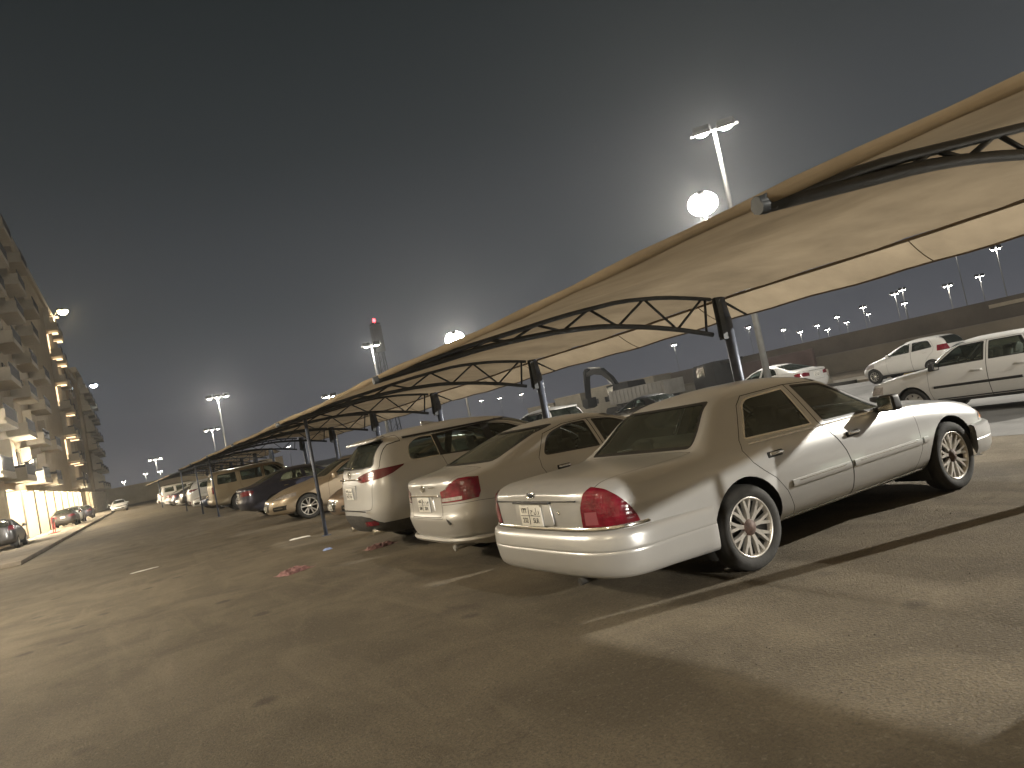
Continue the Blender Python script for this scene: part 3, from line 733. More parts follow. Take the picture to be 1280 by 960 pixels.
def family_saloon():
    c = build_car(spec_family(), 'sedan', M['champagne']); r = c.root; P = M['champagne']
    x = c.xend(0, .84)
    b = MB(); b.prism(rounded([(-.27, .68), (.27, .68), (.25, .855), (-.25, .855)], .03), .014, 'yz', x-.008); b.build('plate_recess', P, r, bevel=.004)
    plate(r, x-.020, .0, .775, (('٥٨٤', 'ا ب س'), ('584', 'SBA')))
    b = MB(); b.box((c.xend(.3, .872)-.006, 0, .872), (.028, .84, .018)); b.build('lid_garnish', M['chrome'], r, bevel=.004)
    ring_badge(r, c.xend(0, .955)-.006, 0, .955, .055, .036, extra=True)
    b = MB(); b.box((c.xend(-.25, .965)-.003, -.26, .965), (.006, .17, .014)); b.build('lettering', M['chrome'], r)
    path = end_path(spec_family(), False, .55, .89, .03)
    sweep('bumper_lip', path, [(-.02, .40), (.004, .395), (.010, .37), (-.004, .345), (-.03, .335)], P, r)
    ps = MB(); ps.box((.95, 0, 1.09), (.40, 1.2, .03)); ps.build('parcel_shelf', M['seat'], r, bevel=.01)
    b = MB(); y = -.56; x = c.xend(y, .60); b.prism([(y-.05, .565), (y+.0, .60), (y+.04, .625), (y+.055, .615), (y+.01, .575), (y-.02, .55)], .012, 'yz', x-.008); b.build('bumper_hole', M['trim'], r)
    for y in (-.45,):
        ex = MB(); ex.tube([(.6, y, .29), (.14, y, .285), (.09, y, .275)], [.03, .03, .034], 12); ex.build('exhaust_pipe', M['rim_grey'], r)
    return r
def spec_crossover():
    S = dict(L=5.02, ar=.62, nr=3.2, af=.7, nf=2.9,
        zbot=[(0, .34), (.5, .26), (4.4, .26), (5.02, .34)], zsill=[(0, .42), (.6, .38), (4.4, .38), (5.02, .42)],
        z3=[(0, .55), (.7, .56), (5.02, .5)], z4=[(0, .74), (.8, .78), (4.4, .72), (5.02, .62)], z5=[(0, .96), (.5, 1.0), (3.4, .95), (4.5, .86), (5.02, .74)],
        zbelt=[(0, 1.16), (.3, 1.21), (.9, 1.225), (2.4, 1.14), (3.4, 1.09), (4.3, .99), (4.8, .90), (5.02, .80)],
        wb=[(0, .93), (.5, .945), (3.4, .94), (4.3, .92), (5.02, .88)],
        zc=[(0, 1.20), (.12, 1.30), (.30, 1.48), (.5, 1.58), (1.0, 1.625), (2.0, 1.625), (2.5, 1.56), (3.0, 1.37), (3.52, 1.13), (3.7, 1.10), (4.6, .94), (5.02, .82)],
        ztop=[(0, 1.21), (.06, 1.27), (.2, 1.45), (.36, 1.63), (.5, 1.68), (1.0, 1.73), (1.8, 1.745), (2.4, 1.70), (2.75, 1.63), (3.75, 1.17), (3.9, 1.125), (4.5, 1.04), (4.9, .92), (5.02, .84)],
        wc=[(0, .76), (.4, .70), (1.0, .655), (2.3, .65), (2.8, .69), (3.55, .80), (4.5, .76), (5.02, .72)],
        w=[(0, .945), (.8, .97), (2.4, .975), (4.3, .965), (5.02, .92)],
        leanR=[(.3, .11), (.45, .03), (.6, .0), (.8, .02), (1.0, .03), (1.2, .06), (1.5, .06)], leanF=[(.3, .08), (.5, .02), (.8, .05), (1.0, .15)],
        axles=(1.10, 4.03), tr=.375, arch=.42, track=.83, rim='five', tw=.25, rr=.68, mirror=(3.10, 1.14), cladding=True,
        seats=(2.5, 1.45, .68, 1.42), dash=(3.3, 1.14), kq=.2)
    qw = rounded([(.70, 1.245), (1.20, 1.235), (1.20, 1.56), (.98, 1.575), (.78, 1.50)], [.14, .02, .02, .08, .14])
    rw = rounded([(1.26, 1.232), (2.06, 1.185), (2.06, 1.585), (1.26, 1.565)], .02)
    fw = rounded([(2.16, 1.18), (3.20, 1.12), (2.85, 1.36), (2.50, 1.52), (2.16, 1.58)], [.02, .04, .1, .08, .02])
    S['windows'] = [dict(specs=[('xz', qw)], tm='chrome', trim=.012), dict(specs=[('xz', rw)], glass='glass'), dict(specs=[('xz', fw)]),
        dict(specs=[('yz', rounded([(-.72, 1.255), (.72, 1.255), (.60, 1.61), (-.60, 1.61)], [.08, .08, .06, .06]), (-.1, .75))], pair=False, glass='glass_dark'),
        dict(specs=[('yz', rounded([(-.74, 1.17), (.74, 1.17), (.60, 1.62), (-.60, 1.62)], .06), (2.4, 4.1))], pair=False)]
    tly = [(.34, 1.10), (.52, 1.055), (1.0, 1.10), (1.0, 1.24), (.70, 1.215), (.36, 1.145)]
    tl = [(-.1, 1.05), (.20, 1.07), (.42, 1.13), (.60, 1.205), (.62, 1.225), (.30, 1.22), (-.1, 1.21)]
    tr_ = [(.46, 1.085), (.66, 1.08), (.76, 1.11), (.76, 1.18), (.62, 1.17), (.48, 1.13)]
    S['lamps'] = lamp_pair('taillight_lens', 'red_lens', tr_, (-.2, .32), off=.006) + lamp_pair('taillight', 'dark_red_lens', tly, (-.2, .9), tl)
    S['lamps'] += [dict(name='window_pillar', m='trim', off=.001, specs=[('xz', p)]) for p in ([(1.195, 1.235), (1.265, 1.232), (1.265, 1.567), (1.195, 1.562)], [(2.055, 1.186), (2.165, 1.181), (2.165, 1.582), (2.055, 1.587)])]
    S['lamps'] += lamp_pair('fog_reflector', 'red_lens', [(.44, .43), (.72, .44), (.74, .475), (.70, .51), (.46, .50)], (-.2, .6), off=.012)
    S['lamps'] += lamp_pair('headlight', 'clear_lens', [(.45, .84), (1.0, .84), (1.0, .95), (.45, .93)], (4.3, 5.1))
    S['lamps'] += [dict(name='grille', m='trim', pair=False, specs=[('yz', rounded([(-.45, .55), (.45, .55), (.5, .90), (-.5, .90)], .08), (4.4, 5.1))], off=.002)]
    rd = [(1.58, .50), (2.11, .50), (2.11, 1.6), (1.24, 1.585), (1.22, 1.22), (1.28, 1.0), (1.40, .86), (1.52, .7)]
    fd = [(2.11, .50), (3.36, .50), (3.42, .75), (3.38, 1.0), (3.26, 1.115), (2.88, 1.37), (2.52, 1.54), (2.11, 1.6)]
    S['panels'] = [dict(name='door', specs=[('xz', rd)], handle=(1.50, 1.08)), dict(name='door', specs=[('xz', fd)], handle=(2.34, 1.05)),
        dict(name='lower_bumper', m='plastic', pair=False, gap=.003, off=.006, specs=[('yz', [(-1.1, .2), (1.1, .2), (1.1, .46), (.80, .46), (.62, .555), (.40, .585), (-.40, .585), (-.62, .555), (-.80, .46), (-1.1, .46)]), ('xz', [(-.3, .2), (.68, .2), (.68, .46), (.45, .60), (-.3, .60)])]),
        dict(name='sill_cladding', m='plastic', gap=.002, off=.008, specs=[('xz', [(1.53, .30), (3.60, .30), (3.60, .485), (1.53, .485)])]),
        dict(name='tailgate', pair=False, specs=[('yz', rounded([(-.70, .66), (.70, .66), (.74, .98), (.80, 1.25), (.66, 1.66), (-.66, 1.66), (-.80, 1.25), (-.74, .98)], [.06, .06, .01, .01, .03, .03, .01, .01])), ('xz', [(-.3, .66), (.70, .66), (.70, 1.66), (-.3, 1.66)])])]
    return S
def crossover():
    c = build_car(spec_crossover(), 'crossover_suv', M['suv_silver']); r = c.root; P = M['suv_silver']
    b = MB(); b.prism(rounded([(-.62, 0), (-.50, -.10), (.50, -.10), (.62, 0), (.62, .10), (-.62, .10)], .03), .032, 'xy', 0)
    for v in b.bm.verts: v.co = Vector((.36+(v.co.y)*1.35, v.co.x, 1.645+v.co.z-.03*abs(v.co.x)+(v.co.y)*.25))
    b.build('roof_spoiler', P, r, bevel=.008)
    x = c.xend(0, 1.10)
    b = MB(); b.box((x-.006, 0, 1.125), (.03, .92, .022)); b.build('tailgate_garnish', M['chrome'], r, bevel=.006)
    x = c.xend(0, .92)
    b = MB(); b.prism(rounded([(-.27, .82), (.27, .82), (.30, 1.03), (-.30, 1.03)], .03), .014, 'yz', x-.004); b.build('plate_recess', P, r, bevel=.004)
    plate(r, x-.018, .0, .915, (('٩٣٧', 'د ط ك'), ('937', 'KTD')))
    ring_badge(r, c.xend(0, 1.20)-.005, 0, 1.19, .062, .048); 
    b = MB(); b.tube([(c.xend(0, 1.19)-.007, y_, 1.19+z_) for y_, z_ in ((-.05, .015), (-.025, .02), (0, -.012), (.025, .02), (.05, .015))], .006, 6); b.build('badge', M['chrome'], r)
    b = MB(); b.box((c.xend(0, .66)-.004, 0, .655), (.012, 1.3, .012)); b.build('tailgate_seam', M['trim'], r)
    wp = MB(); wp.tube([(c.xend(0, 1.29)-.02, .02, 1.285), (c.xend(.2, 1.30)-.02, .45, 1.31)], .011, 8); wp.build('rear_wiper', M['trim'], r)
    f = MB(); f.prism([(1.35, 1.735), (1.62, 1.745), (1.40, 1.80), (1.35, 1.80)], .03, 'xz', -.015); f.build('roof_antenna', P, r, bevel=.006)
    for y in (-.55, .55):
        ex = MB(); ex.tube([(.45, y, .335), (.09, y, .335)], .045, 16); ex.build('exhaust_pipe', M['chrome'], r)
    strip(c, 'roof_rail', [(x_, 1.605) for x_ in np.arange(.75, 2.5, .15)], .03, .02, M['trim'])
    return r
def spec_large_suv():
    S = dict(L=5.12, ar=.30, nr=5.0, af=.5, nf=4.0,
        zbot=[(0, .48), (.5, .34), (5.12, .40)], zsill=[(0, .54), (.5, .45), (5.12, .5)],
        z3=[(0, .62), (5.12, .58)], z4=[(0, .86), (4.4, .86), (5.12, .75)], z5=[(0, 1.06), (4.4, 1.02), (5.12, .92)],
        zbelt=[(0, 1.24), (3.6, 1.22), (4.5, 1.14), (5.12, 1.04)], wb=[(0, .95), (3.6, .955), (5.12, .92)],
        zc=[(0, 1.50), (.06, 1.68), (.2, 1.77), (1, 1.80), (2.6, 1.79), (3.0, 1.71), (3.55, 1.28), (3.7, 1.235), (4.6, 1.16), (5.12, 1.05)],
        ztop=[(0, 1.55), (.05, 1.80), (.15, 1.86), (1, 1.90), (2.4, 1.90), (2.9, 1.85), (3.1, 1.79), (3.72, 1.29), (3.85, 1.25), (4.7, 1.18), (5.0, 1.12), (5.12, 1.05)],
        wc=[(0, .77), (1, .755), (2.8, .755), (3.6, .88), (5.12, .84)], w=[(0, .985), (2.4, .995), (5.12, .97)],
        leanR=[(.4, .05), (.55, 0), (.7, .01), (1.2, .02), (1.8, .10)], leanF=[(.4, .05), (.6, 0), (1.0, .04), (1.2, .10)],
        axles=(1.16, 4.10), tr=.395, arch=.45, track=.85, rim='five', tw=.26, rr=.62, mirror=(3.15, 1.27), hm=None,
        seats=(2.6, 1.7, .85, 1.58), dash=(3.3, 1.24), kq=.2)
    qw = rounded([(.30, 1.29), (1.12, 1.285), (1.12, 1.715), (.36, 1.705)], [.06, .03, .03, .08])
    rw = rounded([(1.32, 1.285), (2.22, 1.275), (2.22, 1.72), (1.32, 1.72)], .03)
    fw = rounded([(2.34, 1.275), (3.40, 1.26), (2.98, 1.64), (2.80, 1.72), (2.34, 1.72)], [.03, .04, .05, .06, .03])
    S['windows'] = [dict(specs=[('xz', qw)], trim=.014), dict(specs=[('xz', rw)], trim=.014), dict(specs=[('xz', fw)], trim=.014),
        dict(specs=[('yz', rounded([(-.76, 1.28), (.76, 1.28), (.70, 1.74), (-.70, 1.74)], .07), (-.1, .5))], pair=False, glass='glass_dark'),
        dict(specs=[('yz', rounded([(-.80, 1.29), (.80, 1.29), (.68, 1.77), (-.68, 1.77)], .06), (2.6, 4.0))], pair=False)]
    S['lamps'] = lamp_pair('taillight', 'red_lens', [(.80, .92), (1.1, .92), (1.1, 1.24), (.80, 1.24)], (-.1, .4), [(-.1, .92), (.16, .92), (.15, 1.22), (-.1, 1.24)])
    S['lamps'] += lamp_pair('headlight', 'clear_lens', [(.55, .86), (1.1, .86), (1.1, 1.04), (.55, 1.04)], (4.7, 5.2))
    rd = [(1.70, .48), (2.28, .48), (2.28, 1.755), (1.26, 1.755), (1.25, 1.1), (1.36, .92), (1.55, .8), (1.66, .66)]
    fd = [(2.28, .48), (3.44, .48), (3.50, .8), (3.46, 1.22), (3.02, 1.66), (2.83, 1.75), (2.28, 1.755)]
    S['panels'] = [dict(name='door', specs=[('xz', rd)], handle=(1.52, 1.12)), dict(name='door', specs=[('xz', fd)], handle=(2.50, 1.12)),
        dict(name='tailgate', pair=False, specs=[('yz', [(-.78, .70), (.78, .70), (.82, 1.3), (.74, 1.80), (-.74, 1.80), (-.82, 1.3)]), ('xz', [(-.3, .70), (.45, .70), (.45, 1.80), (-.3, 1.80)])])]
    return S
def large_suv():
    S = spec_large_suv(); c = build_car(S, 'large_suv', M['gold']); r = c.root
    sweep('rear_bumper', end_path(S, False, .62, .98, .02), [(-.02, .68), (.06, .675), (.085, .64), (.085, .52), (.05, .46), (-.03, .44)], M['gold'], r)
    plate(r, c.xend(0, .85)-.012, 0, .84, (('٦١٢', 'ن ر ا'), ('612', 'ARN')))
    for s_ in (-1, 1):
        b = MB(); b.tube([(.4, s_*.68, 1.90), (.5, s_*.68, 1.945), (2.5, s_*.68, 1.945), (2.6, s_*.68, 1.90)], .018, 8); b.build('roof_rack', M['trim'], r)
    strip(c, 'side_moulding', [(x, .72) for x in np.arange(1.72, 3.45, .15)], .07, .016, M['gold'])
    return r
def spec_boxy():
    S = dict(L=4.25, ar=.22, nr=5.0, af=.25, nf=5.0,
        zbot=[(0, .30), (.4, .22), (4.25, .24)], zsill=[(0, .36), (.4, .30), (4.25, .30)],
        z3=[(0, .46), (4.25, .44)], z4=[(0, .58), (4.25, .56)], z5=[(0, .74), (3.2, .72), (4.25, .64)],
        zbelt=[(0, .86), (.6, .905), (3.0, .90), (3.6, .84), (4.25, .73)], wb=[(0, .95), (3.0, .955), (4.25, .95)],
        zc=[(0, .88), (.05, .92), (.7, .945), (.85, 1.0), (1.15, 1.26), (1.4, 1.30), (2.25, 1.30), (2.5, 1.25), (3.0, .93), (3.15, .905), (3.8, .83), (4.25, .74)],
        ztop=[(0, .89), (.04, .93), (.6, .955), (.72, .98), (1.15, 1.31), (1.4, 1.355), (2.2, 1.365), (2.5, 1.33), (3.08, .955), (3.2, .93), (3.8, .86), (4.15, .79), (4.25, .74)],
        wc=[(0, .72), (.7, .72), (1.2, .60), (2.4, .60), (3.0, .72), (4.25, .74)], w=[(0, .81), (2, .825), (4.25, .81)],
        leanR=[(.3, .04), (.5, 0), (.9, .03)], leanF=[(.3, .03), (.55, 0), (.75, .06)],
        axles=(.90, 3.33), tr=.30, arch=.335, track=.71, rim='cover', tw=.18, rr=.66, rimmat='rim_grey', mirror=(2.72, .93), mirror_black=True, hm=None,
        seats=(2.0, 1.2, .45, 1.12), dash=(2.75, .92), kq=.15)
    rw = rounded([(1.10, .945), (1.82, .94), (1.82, 1.265), (1.28, 1.265)], .02); fw = rounded([(1.90, .94), (2.86, .93), (2.46, 1.215), (2.36, 1.265), (1.90, 1.27)], .02)
    S['windows'] = [dict(specs=[('xz', rw)]), dict(specs=[('xz', fw)]),
        dict(specs=[('yz', rounded([(-.66, .985), (.66, .985), (.55, 1.30), (-.55, 1.30)], .04), (.5, 1.4))], pair=False),
        dict(specs=[('yz', rounded([(-.66, .96), (.66, .96), (.55, 1.32), (-.55, 1.32)], .04), (2.3, 3.3))], pair=False)]
    S['lamps'] = lamp_pair('taillight', 'red_lens', [(.42, .66), (.9, .66), (.9, .82), (.42, .82)], (-.1, .3))
    S['lamps'] += lamp_pair('turn_signal', 'clear_lens', [(.68, .56), (.9, .56), (.9, .71), (.68, .71)], (3.9, 4.3)) + lamp_pair('headlight', 'clear_lens', [(.36, .56), (.665, .56), (.665, .71), (.36, .71)], (3.9, 4.3))
    S['lamps'] += [dict(name='grille', m='trim', pair=False, specs=[('yz', [(-.34, .56), (.34, .56), (.34, .70), (-.34, .70)], (4, 4.3))], off=.002)]
    rd = [(1.30, .27), (1.86, .27), (1.86, 1.285), (1.26, 1.285), (1.05, .95), (1.02, .8), (1.12, .68), (1.24, .52)]; fd = [(1.86, .27), (2.92, .27), (2.96, .5), (2.95, .90), (2.50, 1.23), (2.38, 1.285), (1.86, 1.285)]
    S['panels'] = [dict(name='door', specs=[('xz', rd)], handle=(1.28, .79)), dict(name='door', specs=[('xz', fd)], handle=(2.02, .78)),
        dict(name='hood', pair=False, specs=[('xy', [(3.10, -.68), (4.2, -.68), (4.2, .68), (3.10, .68)], (.6, 1.0))])]
    return S
def boxy_saloon():
    S = spec_boxy(); c = build_car(S, 'sedan', M['white']); r = c.root
    sweep('front_bumper', end_path(S, True, .45, .82, .0), [(-.02, .54), (.06, .535), (.07, .50), (.068, .42), (.05, .30), (-.02, .27)], M['plastic'], r)
    sweep('rear_bumper', end_path(S, False, .45, .82, .0), [(-.02, .56), (.06, .555), (.07, .52), (.068, .42), (.05, .32), (-.02, .29)], M['plastic'], r)
    strip(c, 'side_moulding', [(x, .56) for x in np.arange(1.30, 2.98, .12)], .05, .014, M['trim'])
    strip(c, 'sill_moulding', [(x, .29) for x in np.arange(1.30, 2.98, .12)], .09, .008, M['trim'])
    return r
def spec_hatch():
    S = dict(L=4.0, ar=.42, nr=3.4, af=.6, nf=2.7,
        zbot=[(0, .32), (.4, .24), (4, .26)], zsill=[(0, .40), (.4, .33), (4, .34)], z3=[(0, .52), (4, .46)], z4=[(0, .68), (4, .58)], z5=[(0, .88), (2.6, .84), (3.5, .72), (4, .62)],
        zbelt=[(0, 1.05), (.5, 1.08), (2.6, 1.0), (3.2, .92), (3.7, .80), (4, .68)], wb=[(0, .92), (2.6, .94), (4, .88)],
        zc=[(0, 1.10), (.1, 1.24), (.28, 1.40), (.6, 1.46), (1.6, 1.46), (2.0, 1.38), (2.75, 1.04), (2.9, 1.0), (3.6, .84), (4, .70)],
        ztop=[(0, 1.1), (.05, 1.2), (.2, 1.42), (.35, 1.52), (.8, 1.56), (1.5, 1.565), (1.9, 1.52), (2.9, 1.06), (3.05, 1.02), (3.6, .90), (3.85, .80), (4, .72)],
        wc=[(0, .70), (.5, .62), (1.8, .60), (2.75, .74), (4, .66)], w=[(0, .84), (2, .86), (4, .82)],
        leanR=[(.3, .09), (.5, 0), (1.0, .02), (1.4, .03)], leanF=[(.3, .08), (.5, 0), (.7, .08), (.9, .2)],
        axles=(.72, 3.28), tr=.31, arch=.345, track=.745, rim='ten', rr=.64, mirror=(2.42, 1.03), seats=(1.85, .95, .58, 1.28), dash=(2.6, 1.06))
    rw = rounded([(.62, 1.12), (1.48, 1.07), (1.48, 1.43), (.80, 1.42)], [.06, .02, .02, .12]); fw = rounded([(1.58, 1.065), (2.52, 1.03), (2.2, 1.24), (1.94, 1.38), (1.58, 1.43)], .03)
    S['windows'] = [dict(specs=[('xz', rw)]), dict(specs=[('xz', fw)]),
        dict(specs=[('yz', rounded([(-.62, 1.14), (.62, 1.14), (.52, 1.48), (-.52, 1.48)], .06), (-.1, .6))], pair=False, glass='glass_dark'),
        dict(specs=[('yz', rounded([(-.66, 1.06), (.66, 1.06), (.54, 1.48), (-.54, 1.48)], .06), (1.7, 3.1))], pair=False)]
    S['lamps'] = lamp_pair('taillight', 'red_lens', [(.54, .94), (.95, .94), (.95, 1.17), (.60, 1.17)], (-.1, .42))
    S['lamps'] += lamp_pair('headlight', 'clear_lens', [(.34, .62), (.9, .66), (.9, .86), (.42, .74)], (3.2, 4.1))
    rd = [(1.06, .30), (1.53, .30), (1.53, 1.45), (.74, 1.44), (.56, 1.12), (.60, .95), (.85, .74), (1.0, .5)]; fd = [(1.53, .30), (2.60, .30), (2.64, .5), (2.62, .99), (2.22, 1.27), (1.95, 1.40), (1.53, 1.45)]
    S['panels'] = [dict(name='door', specs=[('xz', rd)], handle=(.95, .96)), dict(name='door', specs=[('xz', fd)], handle=(1.75, .94)),
        dict(name='tailgate', pair=False, specs=[('yz', [(-.58, .62), (.58, .62), (.62, 1.1), (.54, 1.52), (-.54, 1.52), (-.62, 1.1)]), ('xz', [(-.3, .62), (.5, .62), (.5, 1.52), (-.3, 1.52)])])]
    return S
def hatchback():
    return build_car(spec_hatch(), 'hatchback', M['white']).root
def recolour(root, old, new):
    for o in [root]+list(root.children_recursive):
        if o.type == 'MESH':
            for sl in o.material_slots:
                if sl.material == old: sl.link = 'OBJECT'; sl.material = new

# ------------------------------------------------------------------ ground
def ground_mat():
    m, t, b = new_mat('dusty_asphalt')
    tc = t.nodes.new("ShaderNodeTexCoord")
    def noise(sc, det=8, rough=.6, dist=0.0, vec=None):
        n = t.nodes.new("ShaderNodeTexNoise"); n.inputs['Scale'].default_value = sc; n.inputs['Detail'].default_value = det; n.inputs['Roughness'].default_value = rough; n.inputs['Distortion'].default_value = dist
        t.links.new(vec or tc.outputs['Object'], n.inputs['Vector']); return n
    def mixc(fac, A, B):
        x = t.nodes.new("ShaderNodeMix"); x.data_type = 'RGBA'
        for k, v in (('A', A), ('B', B)):
            if isinstance(v, tuple): x.inputs[k].default_value = (*v, 1)
            else: t.links.new(v, x.inputs[k])
        t.links.new(fac, x.inputs['Factor']); return x.outputs['Result']
    def rng(sock, a, b_, c=0., d=1.):
        r = t.nodes.new("ShaderNodeMapRange"); r.inputs['From Min'].default_value = a; r.inputs['From Max'].default_value = b_; r.inputs['To Min'].default_value = c; r.inputs['To Max'].default_value = d
        t.links.new(sock, r.inputs['Value']); return r.outputs['Result']
    mp = t.nodes.new("ShaderNodeMapping"); mp.inputs['Scale'].default_value = (2.6, .55, 1); mp.inputs['Rotation'].default_value = (0, 0, .35); t.links.new(tc.outputs['Object'], mp.inputs[0])
    big = noise(.22, 6, .6, .6); mid = noise(1.1, 8, .65, .4); fine = noise(60, 4, .6); sweep_ = noise(.8, 6, .6, 1.0, mp.outputs[0])
    c1 = mixc(rng(big.outputs['Fac'], .35, .65), (.094, .077, .053), (.156, .129, .088))
    c2 = mixc(rng(mid.outputs['Fac'], .42, .66, 0, .75), c1, (.21, .175, .122))
    c3 = mixc(rng(sweep_.outputs['Fac'], .52, .70, 0, .55), c2, (.225, .188, .132))
    st = noise(.55, 3, .5, .3); c4 = mixc(rng(st.outputs['Fac'], .66, .74, 0, .6), c3, (.038, .033, .028))
    c5a = mixc(rng(fine.outputs['Fac'], .45, .72, 0, .5), c4, (.060, .052, .042)); sp_ = noise(170, 3, .6); c5 = mixc(rng(sp_.outputs['Fac'], .60, .72, 0, .5), c5a, (.27, .235, .18))
    vo = t.nodes.new("ShaderNodeTexVoronoi"); vo.inputs['Scale'].default_value = 9; t.links.new(tc.outputs['Object'], vo.inputs['Vector'])
    gr = rng(vo.outputs['Distance'], .03, .05, 1, 0)
    od = t.nodes.new("ShaderNodeTexVoronoi"); od.inputs['Scale'].default_value = 1.1; t.links.new(tc.outputs['Object'], od.inputs['Vector'])
    dn = t.nodes.new("ShaderNodeMath"); dn.operation = 'MULTIPLY_ADD'; t.links.new(mid.outputs['Fac'], dn.inputs[0]); dn.inputs[1].default_value = .25; t.links.new(od.outputs['Distance'], dn.inputs[2])
    c5 = mixc(rng(dn.outputs[0], .20, .27, .55, 0), c5, (.035, .03, .026))
    gt = noise(38, 5, .7); c5 = mixc(rng(gt.outputs['Fac'], .50, .68, 0, .6), c5, (.06, .053, .044)); gt2 = noise(27, 5, .7); c5 = mixc(rng(gt2.outputs['Fac'], .56, .70, 0, .55), c5, (.26, .225, .175))
    c6 = mixc(gr, c5, (.25, .22, .175))
    wn = noise(1.6, 5, .6); ad2 = t.nodes.new("ShaderNodeMix"); ad2.data_type = 'RGBA'; ad2.blend_type = 'LINEAR_LIGHT'; ad2.inputs['Factor'].default_value = .35
    t.links.new(tc.outputs['Object'], ad2.inputs['A']); t.links.new(wn.outputs['Color'], ad2.inputs['B'])
    cv = t.nodes.new("ShaderNodeTexVoronoi"); cv.feature = 'DISTANCE_TO_EDGE'; cv.inputs['Scale'].default_value = .21; t.links.new(ad2.outputs['Result'], cv.inputs['Vector'])
    ck = rng(cv.outputs['Distance'], .001, .003, .16, 0)
    c6 = mixc(ck, c6, (.03, .026, .022))
    t.links.new(c6, b.inputs['Base Color']); b.inputs['Roughness'].default_value = .86; b.inputs['Specular IOR Level'].default_value = .3
    ad = t.nodes.new("ShaderNodeMath"); ad.operation = 'MULTIPLY_ADD'; t.links.new(mid.outputs['Fac'], ad.inputs[0]); ad.inputs[1].default_value = 1.6; t.links.new(fine.outputs['Fac'], ad.inputs[2])
    bp = t.nodes.new("ShaderNodeBump"); bp.inputs['Strength'].default_value = .75; bp.inputs['Distance'].default_value = .012
    t.links.new(ad.outputs[0], bp.inputs['Height']); t.links.new(bp.outputs['Normal'], b.inputs['Normal'])
    return m
M['ground'] = ground_mat()
M['road'] = mat('pale_worn_road', (.13, .126, .118), .8, var=.3, scale=.7, bump=.15)
M['paving'] = mat('paving', (.26, .22, .17), .85, var=.3, scale=1.5, bump=.2)
M['kerb'] = mat('kerb_concrete', (.33, .30, .25), .85, var=.25, scale=3)
M['kerb_yellow'] = mat('kerb_yellow', (.55, .40, .10), .7, var=.25, scale=5)
M['sand'] = mat('sand', (.22, .18, .13), .95, var=.3, scale=.3, bump=.3)
M['fabric_n'] = None
def sheet(name, x0, y0, x1, y1, z, m, n=1):
    b = MB(); vs = [b.bm.verts.new(p) for p in ((x0, y0, z), (x1, y0, z), (x1, y1, z), (x0, y1, z))]; b.bm.faces.new(vs)
    return tag(b.build(name, m, recalc=False), kind='structure')
sheet('ground', -310, -190, 430, 690, 0, M['ground'])
sheet('road', 10.6, -60, 32.6, 300, .004, M['road'])
sheet('sand', 37.4, -60, 400, 700, .006, M['sand'])
def box_struct(name, c, d, m, kind='structure', bevel=.02):
    b = MB(); b.box(c, d); return tag(b.build(name, m, bevel=bevel), kind=kind)
box_struct('median', (35, 120, .06), (4.4, 360, .15), M['kerb'])
for k in range(7):
    b = MB(); b.box((32.76, 12.0+k*4, .075), (.16, 1.9, .19)); tag(b.build('kerb_stone', M['kerb_yellow'] if k % 2 == 0 else M['trim'], bevel=.02), 'painted kerb stone on the edge of the median behind the parked white cars', 'kerb stone', 'yellow and black kerb stones of the median')
for x, y0, y1 in ((10.5, -30, -.5),):
    b = MB(); b.box((x, (y0+y1)/2, .06), (.2, y1-y0, .14)); tag(b.build('kerb', M['kerb'], bevel=.02), kind='structure')

def worn_mat():
    m = bpy.data.materials.new('worn_white_paint'); m.use_nodes = True; t = m.node_tree; t.nodes.clear()
    o = t.nodes.new("ShaderNodeOutputMaterial"); mx = t.nodes.new("ShaderNodeMixShader"); tr = t.nodes.new("ShaderNodeBsdfTransparent"); d = t.nodes.new("ShaderNodeBsdfDiffuse"); d.inputs[0].default_value = (.30, .27, .215, 1)
    tc = t.nodes.new("ShaderNodeTexCoord"); n = t.nodes.new("ShaderNodeTexNoise"); n.inputs['Scale'].default_value = 5; n.inputs['Detail'].default_value = 9; n.inputs['Roughness'].default_value = .75; t.links.new(tc.outputs['Object'], n.inputs['Vector'])
    r = t.nodes.new("ShaderNodeMapRange"); r.inputs['From Min'].default_value = .45; r.inputs['From Max'].default_value = .72; r.inputs['To Max'].default_value = .34; t.links.new(n.outputs['Fac'], r.inputs['Value'])
    t.links.new(r.outputs['Result'], mx.inputs[0]); t.links.new(tr.outputs[0], mx.inputs[1]); t.links.new(d.outputs[0], mx.inputs[2]); t.links.new(mx.outputs[0], o.inputs[0]); return m
M['worn'] = worn_mat()
for yl in (3.72, 6.50, 9.35, 12.6, 18.2, 23.2, 28.2, 33.2): sheet('bay_line', 3.9, yl-.05, 9.0, yl+.05, .004, M['worn'])

